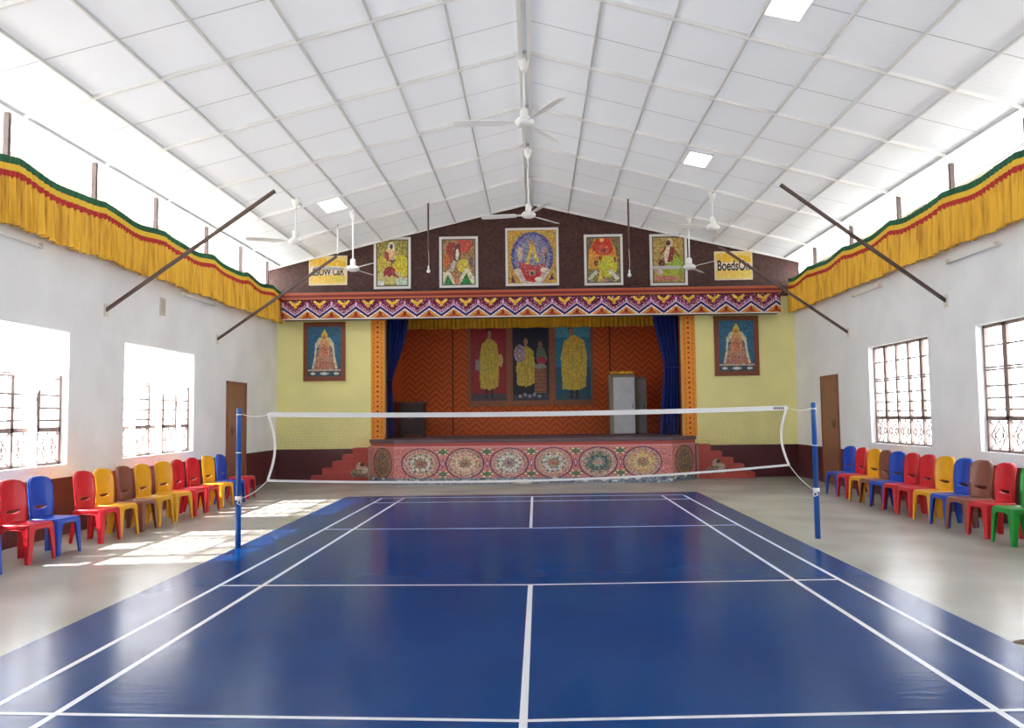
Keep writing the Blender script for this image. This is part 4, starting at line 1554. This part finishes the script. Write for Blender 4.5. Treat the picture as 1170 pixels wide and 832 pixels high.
def net():
    root = thing('badminton_net', 'badminton net with white tape strung between the two blue posts', 'net', (0, 0.585, 0))
    yl, yr = PL[1], PR[1]
    def yy(x):
        return yl + (yr - yl) * (x - PL[0]) / (PR[0] - PL[0]) - 0.585
    # heights read on the net plane
    def ztop(x):
        t = x / 3.3
        return 1.675 + 0.004 * t + 0.035 * t * t
    def zbot(x):
        t = x / 3.3
        return 0.80 + 0.03 * t + 0.12 * t * t * (1 if x > 0 else 0.62)
    def xl(f):   # left edge, f 0 bottom..1 top
        return -3.36 + 0.10 * math.sin(PI * f) * 0.9 + 0.0 * f
    def xr(f):
        return 3.40 - 0.09 * math.sin(PI * f)
    def P(u, f):
        a, b = xl(f), xr(f)
        x = a + (b - a) * u
        z0, z1 = zbot(x), ztop(x)
        return Vector((x, yy(x), z0 + (z1 - z0) * f))
    bm = BM()
    r = 0.0008
    NU, NF = 260, 34
    for j in range(1, NF):
        tube(bm, [P(i / 24, j / NF) for i in range(25)], r, 3, caps=False)
    for i in range(1, NU):
        tube(bm, [P(i / NU, k / 8) for k in range(9)], r, 3, caps=False)
    obj('netting', bm, mat('dark_net_cord', (70, 44, 44), 0.8), root)
    M_TAPE = mat('white_net_tape', (236, 234, 232), 0.7)
    def tape(name, pts, w, vertical=True):
        bm = BM()
        prev = None
        for k, p in enumerate(pts):
            d = (pts[min(k + 1, len(pts) - 1)] - pts[max(k - 1, 0)]).normalized()
            n = Vector((-d.z, 0, d.x)) * w / 2
            cur = [bm.verts.new(p + n + Vector((0, -0.004, 0))), bm.verts.new(p - n + Vector((0, -0.004, 0))), bm.verts.new(p - n + Vector((0, 0.004, 0))), bm.verts.new(p + n + Vector((0, 0.004, 0)))]
            if prev:
                for q in range(4):
                    bm.faces.new((prev[q], prev[(q + 1) % 4], cur[(q + 1) % 4], cur[q]))
            else:
                bm.faces.new(cur)
            prev = cur
        bm.faces.new(prev[::-1])
        return obj(name, bm, M_TAPE, root)
    tt = tape('top_tape', [P(i / 40, 0.985) for i in range(41)], 0.062)
    tape('bottom_tape', [P(i / 40, 0.0) for i in range(41)], 0.028)
    tape('side_tape', [P(0, i / 20) for i in range(21)], 0.03)
    tape('side_tape', [P(1, i / 20) for i in range(21)], 0.03)
    a = P(0.975, 0.985)
    bm = BM()
    for k in range(6):
        x = a.x + k * 0.024
        box(bm, x - 0.008, x + 0.008, yy(x) - 0.0065, yy(x) - 0.0045, a.z - 0.014, a.z + 0.014)
    o = obj('tape_mark', bm, mat('dark_red_print', (110, 40, 46), 0.7), tt)
    # cords to the posts
    def cord(name, a, b):
        bm = BM()
        pts = [a.lerp(b, k / 8) + Vector((0, 0, -0.03 * math.sin(PI * k / 8))) for k in range(9)]
        tube(bm, pts, 0.0055, 6)
        obj(name, bm, M_TAPE, root)
    cord('tie_cord', P(0, 0.985), Vector((PL[0] + 0.045, PL[1] - 0.585, 1.70)))
    cord('tie_cord', P(1, 0.985), Vector((PR[0] - 0.045, PR[1] - 0.585, 1.69)))
    cord('tie_cord', P(0, 0.0), Vector((PL[0] + 0.05, PL[1] - 0.585, 0.63)))
    cord('tie_cord', P(1, 0.0), Vector((PR[0] - 0.05, PR[1] - 0.585, 0.64)))
net()

# ------------------------------------------------------------------ fans
def fan(label, base, drop, R, angles, pitch_up=0.0):
    """base: ceiling point, drop: rod length to the motor underside"""
    root = thing('ceiling_fan', label, 'ceiling fan', base, 0, 'white ceiling fans')
    bm = BM(); lathe(bm, [(0.03, -0.20), (0.075, -0.08), (0.085, 0.02), (0.03, 0.03)], 18); obj('canopy', bm, M_WHITE, root)
    bm = BM(); lathe(bm, [(0.016, -drop + 0.12), (0.016, -0.1)], 10); obj('downrod', bm, M_WHITE, root)
    bm = BM(); lathe(bm, [(0.02, -drop + 0.28), (0.06, -drop + 0.25), (0.065, -drop + 0.14), (0.03, -drop + 0.115)], 16); obj('lower_cover', bm, M_WHITE, root)
    bm = BM(); lathe(bm, [(0.04, -drop + 0.13), (0.11, -drop + 0.105), (0.15, -drop + 0.06), (0.15, -drop + 0.03), (0.10, -drop - 0.01), (0.03, -drop - 0.02)], 24); obj('motor_housing', bm, M_WHITE, root)
    for a in angles:
        an, R_ = (a, R) if not isinstance(a, tuple) else a
        bm = BM()
        ca, sa = math.cos(math.radians(an)), math.sin(math.radians(an))
        rows = []
        for k, (rr, w) in enumerate(((0.12, 0.03), (0.24, 0.03), (0.27, 0.065), (0.5, 0.08), (0.8, 0.085), (0.97, 0.075), (1.0, 0.04))):
            r = rr * R_ if rr > 0.25 else rr
            row = []
            for (s, dz) in ((-1, 0.0), (1, 0.0)):
                tilt = 0.25 * w * s
                row.append((r * ca - s * w * sa, r * sa + s * w * ca, -drop + 0.045 + tilt + pitch_up * r))
            rows.append(row)
        top = [[bm.verts.new((p[0], p[1], p[2] + 0.004)) for p in row] for row in rows]
        bot = [[bm.verts.new((p[0], p[1], p[2] - 0.004)) for p in row] for row in rows]
        for i in range(len(rows) - 1):
            bm.faces.new((top[i][0], top[i][1], top[i + 1][1], top[i + 1][0]))
            bm.faces.new((bot[i][0], bot[i + 1][0], bot[i + 1][1], bot[i][1]))
            for s in (0, 1):
                bm.faces.new((top[i][s], top[i + 1][s], bot[i + 1][s], bot[i][s]))
        bm.faces.new((top[0][0], top[0][1], bot[0][1], bot[0][0]))
        bm.faces.new((top[-1][0], top[-1][1], bot[-1][1], bot[-1][0]))
        obj('fan_blade', bm, M_WHITE, root)
    return root
fan('white ceiling fan under the ridge, the nearest and highest of the fans', (-0.02, 2.3, RZ - 0.13), 1.03, 1.1, (-60, 60, 180))
fan('white ceiling fan on a long rod in front of the centre painting', (0.0, 6.6, RZ - 0.13), 1.42, 1.0, (172, -68, 52))
fan('white ceiling fan at the left below the square ceiling light', (-4.78, 6.39, roofz(4.78) - 0.0), 0.93, 0.98, (200, -40, 80))
fan('white ceiling fan beside the left word board of the gable', (-4.01, 8.24, roofz(4.01)), 1.36, 0.85, (-48, 72, 196))
fan('white ceiling fan at the right in front of the ceiling, above the brown brace', (3.92, 7.28, roofz(3.92)), 0.80, 0.88, (-45, 75, 195))
fan('white ceiling fan beside the right word board of the gable', (3.83, 9.5, roofz(3.83)), 1.27, 0.9, (-60, 60, 180))

# pendant rods with bulbs
def pendant(label, x, y, zt, zmid, zb):
    root = thing('pendant_bulb', label, 'pendant lamp', (x, y, zt), 0, 'bulbs hanging on brown rods')
    bm = BM(); lathe(bm, [(0.022, zmid - zt), (0.022, 0.0)], 10); obj('rod', bm, M_STEEL, root)
    bm = BM(); tube(bm, [(0, 0, zmid - zt), (0.012, 0, (zmid + zb) / 2 - zt), (0, 0, zb + 0.1 - zt)], 0.006, 6); obj('flex', bm, M_CREAM, root)
    bm = BM(); lathe(bm, [(0.02, zb + 0.06 - zt), (0.025, zb + 0.08 - zt), (0.02, zb + 0.14 - zt)], 12); obj('bulb_holder', bm, M_WHITE, root)
    bm = BM(); lathe(bm, [(0.01, zb - 0.03 - zt), (0.04, zb - 0.01 - zt), (0.045, zb + 0.02 - zt), (0.02, zb + 0.065 - zt)], 14); obj('bulb', bm, M_WHITE, root)
pendant('brown rod with a bare white bulb in front of the left half of the gable', -2.38, 8.95, roofz(2.38) - 0.03, 5.55, 5.05)
pendant('brown rod with a bare white bulb in front of the right half of the gable', 2.33, 8.97, roofz(2.33) - 0.03, 5.5, 4.88)
# white rod left of the fan
bm = BM(); lathe(bm, [(0.022, 5.51 - roofz(4.53)), (0.022, 0)], 10)
o = obj('hanging_rod', bm, M_WHITE); o.location = (-4.53, 8.95, roofz(4.53))
tag(o, 'plain white rod hanging from the ceiling above the left word board', 'rod')

# ------------------------------------------------------------------ steel braces
def brace(label, a, b):
    a, b = Vector(a), Vector(b)
    root = thing('steel_brace', label, 'steel brace', a, 0, 'brown braces sticking out of the side walls')
    bm = BM(); bar(bm, (0, 0, 0), b - a, 0.05, 0.05); obj('brace_bar', bm, M_STEEL, root)
    s = 1 if a.x < 0 else -1
    bm = BM(); box(bm, min(0, s * 0.012), max(0, s * 0.012), -0.06, 0.06, -0.1, 0.1); obj('wall_plate', bm, M_CREAM, root)
brace('brown steel brace rising from the left wall across the valance, the nearer one', (XL, 2.73, 3.40), (-4.04, 2.73, 5.29))
brace('brown steel brace rising from the left wall nearer the stage', (XL, 7.34, 3.36), (-4.16, 7.34, 5.13))
brace('brown steel brace rising from the right wall across the valance, the nearer one', (XR, 3.52, 3.45), (4.24, 3.52, 5.45))
brace('brown steel brace rising from the right wall nearer the stage', (XR, 7.79, 3.36), (4.17, 7.79, 5.29))

# ------------------------------------------------------------------ wall tube lights, switch box
def tube_light(label, sd, y0, y1, z):
    xw = XL if sd < 0 else XR
    root = thing('tube_light', label, 'tube light', (xw, (y0 + y1) / 2, z), 0, 'tube lights on the side walls')
    L = (y1 - y0) / 2
    s = -sd
    bm = BM(); box(bm, min(0, s * 0.045), max(0, s * 0.045), -L, L, -0.025, 0.03); obj('fitting', bm, M_WHITE, root)
    bm = BM(); tube(bm, [(s * 0.075, -L + 0.03, -0.03), (s * 0.075, L - 0.03, -0.03)], 0.016, 10); obj('tube', bm, M_WHITE, root)
    bm = BM()
    for yy in (-L, L - 0.03):
        box(bm, min(s * 0.04, s * 0.095), max(s * 0.04, s * 0.095), yy, yy + 0.03, -0.055, 0.02)
    obj('lamp_holder', bm, M_CREAM, root)
tube_light('unlit tube light on the left wall at the photo edge, half under the valance', -1, -0.5, 0.88, 4.07)
tube_light('unlit tube light on the left wall between the two braces, under the valance', -1, 5.55, 7.0, 4.09)
tube_light('unlit tube light on the right wall above the gap between the windows', 1, 1.85, 3.29, 4.07)
tube_light('unlit tube light on the right wall nearer the stage', 1, 5.88, 7.28, 4.10)
def wall_box(label, y):
    root = thing('wall_vent', label, 'wall box', (XL, y, 3.56), 0)
    bm = BM(); box(bm, 0, 0.03, -0.09, 0.09, 0, 0.32); obj('box_body', bm, mat('aged_white_box', (206, 198, 186), 0.7), root)
    bm = BM(); box(bm, 0.03, 0.036, -0.06, 0.06, 0.04, 0.28); obj('box_cover', bm, mat('aged_box_cover', (192, 182, 170), 0.7), root)
wall_box('small aged white box fixed high on the left wall between the windows', 4.7)

# ------------------------------------------------------------------ square ceiling lights
M_LAMP = mat('lit_diffuser', (255, 255, 255), 0.5, emit=9.0)
def ceiling_light(label, x0, x1, y0, y1):
    xc, yc = (x0 + x1) / 2, (y0 + y1) / 2
    root = thing('ceiling_light', label, 'ceiling light', (xc, yc, roofz(xc)), 0, 'square lit panels in the ceiling')
    root.rotation_euler = (0, math.atan(RM) * (1 if xc > 0 else -1), 0)
    w, d = abs(x1 - x0) / 2 * 1.03, (y1 - y0) / 2
    bm = BM()
    for (a, b, c_, e) in ((-w, -w + 0.02, -d, d), (w - 0.02, w, -d, d), (-w, w, -d, -d + 0.02), (-w, w, d - 0.02, d)):
        box(bm, a, b, c_, e, -0.03, 0)
    obj('light_frame', bm, M_WHITE, root)
    bm = BM(); box(bm, -w + 0.02, w - 0.02, -d + 0.02, d - 0.02, -0.02, -0.004); obj('diffuser', bm, M_LAMP, root)
ceiling_light('lit square ceiling panel at the top edge, nearest of the three', 2.97, 3.42, -0.98, -0.2)
ceiling_light('lit square ceiling panel on the right slope over the far half of the hall', 3.04, 3.48, 5.02, 5.75)
ceiling_light('lit square ceiling panel on the left slope over the far half of the hall', -4.5, -4.02, 6.87, 7.76)

# ------------------------------------------------------------------ sheer window curtains
def sheer(label, yc, half_l, half_r, ztie, zb, group):
    root = thing('sheer_curtain', label, 'curtain', (XL - 0.03, yc, 2.93), 0, group)
    bm = BM()
    rows = []
    zs = [2.93 - (2.93 - ztie) * (k / 22) for k in range(23)] + [ztie - (ztie - zb) * (k / 10) for k in range(1, 11)]
    for z in zs:
        if z >= ztie:
            f = (z - ztie) / (2.93 - ztie)
            g = min(1.0, (f / 0.38)) ** 1.6
            l, r = 0.045 + (half_l - 0.045) * g, 0.045 + (half_r - 0.045) * g
        else:
            f = (ztie - z) / (ztie - zb)
            l = r = 0.045 + 0.07 * f
        row = []
        for i in range(61):
            u = i / 60
            yy = -l + (l + r) * u
            am = 0.022
            row.append(bm.verts.new((am * math.sin(u * 2 * PI * 9), yy, z - 2.93)))
        rows.append(row)
    for A, B in zip(rows, rows[1:]):
        for i in range(60):
            bm.faces.new((A[i], A[i + 1], B[i + 1], B[i])).smooth = True
    obj('curtain_cloth', bm, M_SHEER, root)
    bm = BM()
    tube(bm, [(0.03 * math.cos(t), 0.06 * math.sin(t), ztie - 2.93) for t in [2 * PI * k / 12 for k in range(12)]], 0.012, 6, closed=True)
    obj('tieback', bm, M_SHEER, root)
    bm = BM()
    tube(bm, [(0, -half_l, 0.0), (0, half_r, 0.0)], 0.008, 6)
    obj('curtain_rod', bm, M_WHITE, root)
G = 'sheer curtains in the left windows'
sheer('white sheer curtain tied in the middle, right half of the nearer left window', 0.93, 0.62, 0.78, 1.98, 0.97, G)
sheer('white sheer curtain tied in the middle, left half of the nearer left window', -0.38, 0.68, 0.68, 1.98, 0.97, G)
sheer('white sheer curtain, leftmost of the three in the farther left window', 3.72, 0.34, 0.5, 1.95, 0.99, G)
sheer('white sheer curtain, middle of the three in the farther left window', 4.7, 0.48, 0.42, 1.98, 0.99, G)
sheer('white sheer curtain, rightmost of the three in the farther left window', 5.56, 0.43, 0.6, 2.02, 0.99, G)

# ------------------------------------------------------------------ plastic chairs
CH = {}
def plastic(name, col):
    CH[name] = mat(name + '_chair_plastic', col, 0.3, noise=0.07, nscale=6)
plastic('red', (206, 36, 48)); plastic('blue', (26, 72, 178)); plastic('yellow', (232, 168, 30)); plastic('brown', (136, 82, 66)); plastic('green', (18, 152, 58))

def rounded(w, d, r, n=6, x0=0.0):
    pts = []
    for (cx, cy, a0) in ((w - r, d - r, 0), (-w + r, d - r, 90), (-w + r, -d + r, 180), (w - r, -d + r, 270)):
        for k in range(n + 1):
            a = math.radians(a0 + 90 * k / n)
            pts.append((cx + r * math.cos(a) + x0, cy + r * math.sin(a)))
    return pts

def seat_bm():
    bm = BM()
    o = rounded(0.215, 0.215, 0.07)
    loops = []
    spec = [(0.94, 0.385), (1.0, 0.395), (1.0, 0.435), (0.985, 0.447), (0.94, 0.45), (0.8, 0.444), (0.5, 0.438), (0.15, 0.437)]
    for s, z in spec:
        loops.append([bm.verts.new((x * s, y * s, z)) for x, y in o])
    for A, B in zip(loops, loops[1:]):
        for k in range(len(o)):
            bm.faces.new((A[k], A[(k + 1) % len(o)], B[(k + 1) % len(o)], B[k])).smooth = True
    bm.faces.new(loops[-1])
    # underside shell
    u = [bm.verts.new((x * 0.93, y * 0.93, 0.425)) for x, y in o]
    for k in range(len(o)):
        bm.faces.new((loops[0][(k + 1) % len(o)], loops[0][k], u[k], u[(k + 1) % len(o)]))
    bm.faces.new(u[::-1])
    # arched apron between the legs
    for side in range(4):
        c, s = math.cos(side * PI / 2), math.sin(side * PI / 2)
        def T(a, b, z):
            return (a * c - b * s, a * s + b * c, z)
        N = 12
        prev = None
        for k in range(N + 1):
            t = -1 + 2 * k / N
            b = 0.16 * t
            zlow = 0.388 - 0.07 * max(0, (abs(t) - 0.45) / 0.55) ** 2
            cur = [bm.verts.new(T(0.213, b, 0.40)), bm.verts.new(T(0.217, b, zlow)), bm.verts.new(T(0.203, b, zlow)), bm.verts.new(T(0.199, b, 0.40))]
            if prev:
                for q in range(4):
                    bm.faces.new((prev[q], prev[(q + 1) % 4], cur[(q + 1) % 4], cur[q]))
            prev = cur
    return bm

def leg_bm(sx, sy):
    bm = BM()
    # L-shaped flanged leg, tapering to the floor and splayed outwards
    rows = []
    for z, w, ox in ((0.425, 0.1, 0.0), (0.3, 0.084, 0.006), (0.15, 0.066, 0.012), (0.0, 0.05, 0.018)):
        splx = ox * (1.0 if sx > 0 else 2.2)
        cx, cy = sx * (0.212 + splx), sy * (0.212 + ox)
        t = 0.012
        r = 0.02
        prof = [(0, -w), (0, -r), (-r * 0.3, -r * 0.3), (-r, 0), (-w, 0), (-w, -t), (-w * 0.55, -t - 0.006), (-r - t, -t - 0.002), (-t - 0.006, -r - t), (-t - 0.006, -w * 0.55), (-t, -w)]
        rows.append([bm.verts.new((cx + sx * a, cy + sy * b, z)) for a, b in prof])
    n = len(rows[0])
    for A, B in zip(rows, rows[1:]):
        for k in range(n):
            bm.faces.new((A[k], A[(k + 1) % n], B[(k + 1) % n], B[k]))
    bm.faces.new(rows[0]); bm.faces.new(rows[-1][::-1])
    return bm

def back_bm():
    H = 0.52
    def half(v):
        # half width of the back at height fraction v
        if v < 0.72:
            return 0.185 + 0.022 * math.sin(PI * min(1, v / 0.72) * 0.6)
        t = (v - 0.72) / 0.28
        return 0.206 * math.sqrt(max(0.0, 1 - t ** 3.2)) ** 0.8
    outline = []
    NV = 22
    vs_ = [0] + [1 - (1 - k / NV) ** 1.5 for k in range(1, NV)]
    for v in vs_:
        outline.append((half(v), v))
    outline.append((0.07, 0.998)); 
    left = [(-a, v) for a, v in reversed(outline)]
    outline = outline + left
    slot = []
    for k in range(18):
        a = 2 * PI * k / 18
        slot.append((0.112 * math.cos(a), 0.27 + 0.040 * math.sin(a) - 0.018 * math.cos(a) ** 2 * 0 + 0.012 * (math.cos(a) ** 2)))
    pts = [Vector(p) for p in outline] + [Vector(p) for p in slot]
    no, ns = len(outline), len(slot)
    edges = [(k, (k + 1) % no) for k in range(no)] + [(no + k, no + (k + 1) % ns) for k in range(ns)]
    for i in range(-7, 8):
        for j in range(1, 20):
            x, v = i * 0.027, j / 20
            if abs(x) < half(v) - 0.012 and ((x / 0.125) ** 2 + ((v - 0.275) / 0.062) ** 2) > 1 and v < 0.97:
                pts.append(Vector((x, v)))
    co, ed, fa, *_ = geometry.delaunay_2d_cdt(pts, edges, [], 1, 1e-6)
    bm = BM()
    def shape(x, v, off=0.0):
        # curved around the sitter: edges come forward; leans back with height
        bx = -0.185 - 0.02 * v - 0.03 * v * v + 0.9 * x * x * (1.0 - 0.15 * v) + off
        return (bx, x, 0.435 + H * v)
    F = [bm.verts.new(shape(p.x, p.y, 0.006)) for p in co]
    Bk = [bm.verts.new(shape(p.x, p.y, -0.006)) for p in co]
    ecount = {}
    for f in fa:
        cx = sum(co[i].x for i in f) / len(f); cv_ = sum(co[i].y for i in f) / len(f)
        aa = (cx / 0.112); 
        if abs(aa) < 1:
            base = 0.27 + 0.012 * aa * aa
            if abs(cv_ - base) < 0.040 * math.sqrt(max(0, 1 - aa * aa)):
                continue
        bm.faces.new([F[i] for i in f]).smooth = True
        bm.faces.new([Bk[i] for i in reversed(f)]).smooth = True
        for k in range(len(f)):
            e = tuple(sorted((f[k], f[(k + 1) % len(f)])))
            ecount[e] = ecount.get(e, 0) + 1
    for (a, b), c in ecount.items():
        if c == 1:
            bm.faces.new((F[a], F[b], Bk[b], Bk[a]))
    # rolled rim flaring backwards round the edge
    rim = [shape(x, v, 0.0) for x, v in outline]
    inn = []
    for k, (x, v) in enumerate(outline):
        inn.append(Vector(shape(x * 1.03, v + (0.004 if v > 0.7 else 0), -0.03)))
    R = [bm.verts.new(p) for p in rim]
    R2 = [bm.verts.new(p) for p in inn]
    R3 = [bm.verts.new(Vector(p) + Vector((0.0, 0, 0)) + Vector((-0.028, -0.004 * (1 if outline[k][0] > 0 else -1), -0.003))) for k, p in enumerate(rim)]
    for k in range(no - 1):
        bm.faces.new((R[k], R[k + 1], R2[k + 1], R2[k])).smooth = True
        bm.faces.new((R3[k], R3[k + 1], R[k + 1], R[k])).smooth = True
        bm.faces.new((R2[k], R2[k + 1], R3[k + 1], R3[k]))
    return bm

def make_chair(label, m, group):
    t = thing('plastic_chair', label, 'chair', (0, 0, 0), 0, group)
    obj('seat', seat_bm(), m, t)
    obj('backrest', back_bm(), m, t)
    for sx in (1, -1):
        for sy in (-1, 1):
            obj('leg', leg_bm(sx, sy), m, t)
    return t

GL, GR = 'plastic chairs along the left wall', 'plastic chairs along the right wall'
lefts = [('blue', -1.52, 'blue plastic chair cut off by the left photo edge', 0),
         ('red', -0.54, 'red plastic chair in the left row nearest the camera, before the first blue seat', -4),
         ('blue', 0.02, 'blue plastic chair in the left row beside the wide gap', -3),
         ('red', 1.02, 'red plastic chair in the left row just after the wide gap', -2),
         ('yellow', 1.53, 'yellow plastic chair in the left row between a red and a brown chair', -3),
         ('brown', 2.14, 'brown plastic chair, the only brown one in the left row', 2),
         ('yellow', 2.71, 'yellow plastic chair in the left row directly behind the brown chair', -2),
         ('yellow', 3.4, 'yellow plastic chair in the left row, just before two red chairs', -9),
         ('red', 4.0, 'red plastic chair in the left row, nearer of two red chairs side by side', 3),
         ('red', 4.6, 'red plastic chair in the left row, farther of two red chairs side by side', -3),
         ('yellow', 5.3, 'yellow plastic chair in the left row beside the far blue chair', -4),
         ('blue', 5.95, 'blue plastic chair at the far end of the left row before the door', 2)]
proto = None
for k, (col, y, lab, a) in enumerate(lefts):
    if proto is None:
        proto = make_chair(lab, CH[col], GL)
        for ch in proto.children:
            ch.material_slots[0].link = 'OBJECT'
            ch.material_slots[0].material = CH[col]
        o = proto
        o.location = (-5.92, y, 0)
        o.rotation_euler = (0, 0, math.radians(a - 3))
    else:
        o = dup(proto, (-5.92, y, 0), math.radians(a - 3), lab, GL, CH[col])
rights = [('blue', 6.62, 'blue plastic chair at the far end of the right row next to the door', 3),
          ('red', 5.98, 'red plastic chair, farthest red one of the right row', -3),
          ('yellow', 5.3, 'yellow plastic chair in the right row in front of the far brown chair', 2),
          ('brown', 4.78, 'brown plastic chair in the right row squeezed between yellow and blue', -2),
          ('blue', 4.26, 'blue plastic chair in the right row before the pair of red chairs', 3),
          ('red', 3.7, 'red plastic chair, farther of the pair under the far right window', -3),
          ('red', 3.12, 'red plastic chair, nearer of the pair under the far right window', -4),
          ('yellow', 2.5, 'yellow plastic chair in the right row between a red and a blue chair', 3),
          ('blue', 1.94, 'blue plastic chair in the right row beside the nearer brown chair', -2),
          ('brown', 1.42, 'brown plastic chair in the right row just before the nearest red chair', 4),
          ('red', 0.84, 'red plastic chair in the right row next to the green one', -4),
          ('green', 0.22, 'green plastic chair, the only green one', -4),
          ('yellow', -0.6, 'yellow plastic chair cut off by the right photo edge', 2)]
for k, (col, y, lab, a) in enumerate(rights):
    dup(proto, (6.0 + 0.03 * y, y, 0), PI + math.radians(a + 7), lab, GR, CH[col])

# red backless stool beyond the left row
st = thing('plastic_stool', 'red plastic stool without a back, by the left door near the post', 'stool', (-6.05, 6.95, 0))
obj('seat', seat_bm(), CH['red'], st)
for sx in (1, -1):
    for sy in (-1, 1):
        obj('leg', leg_bm(sx, sy), CH['red'], st)
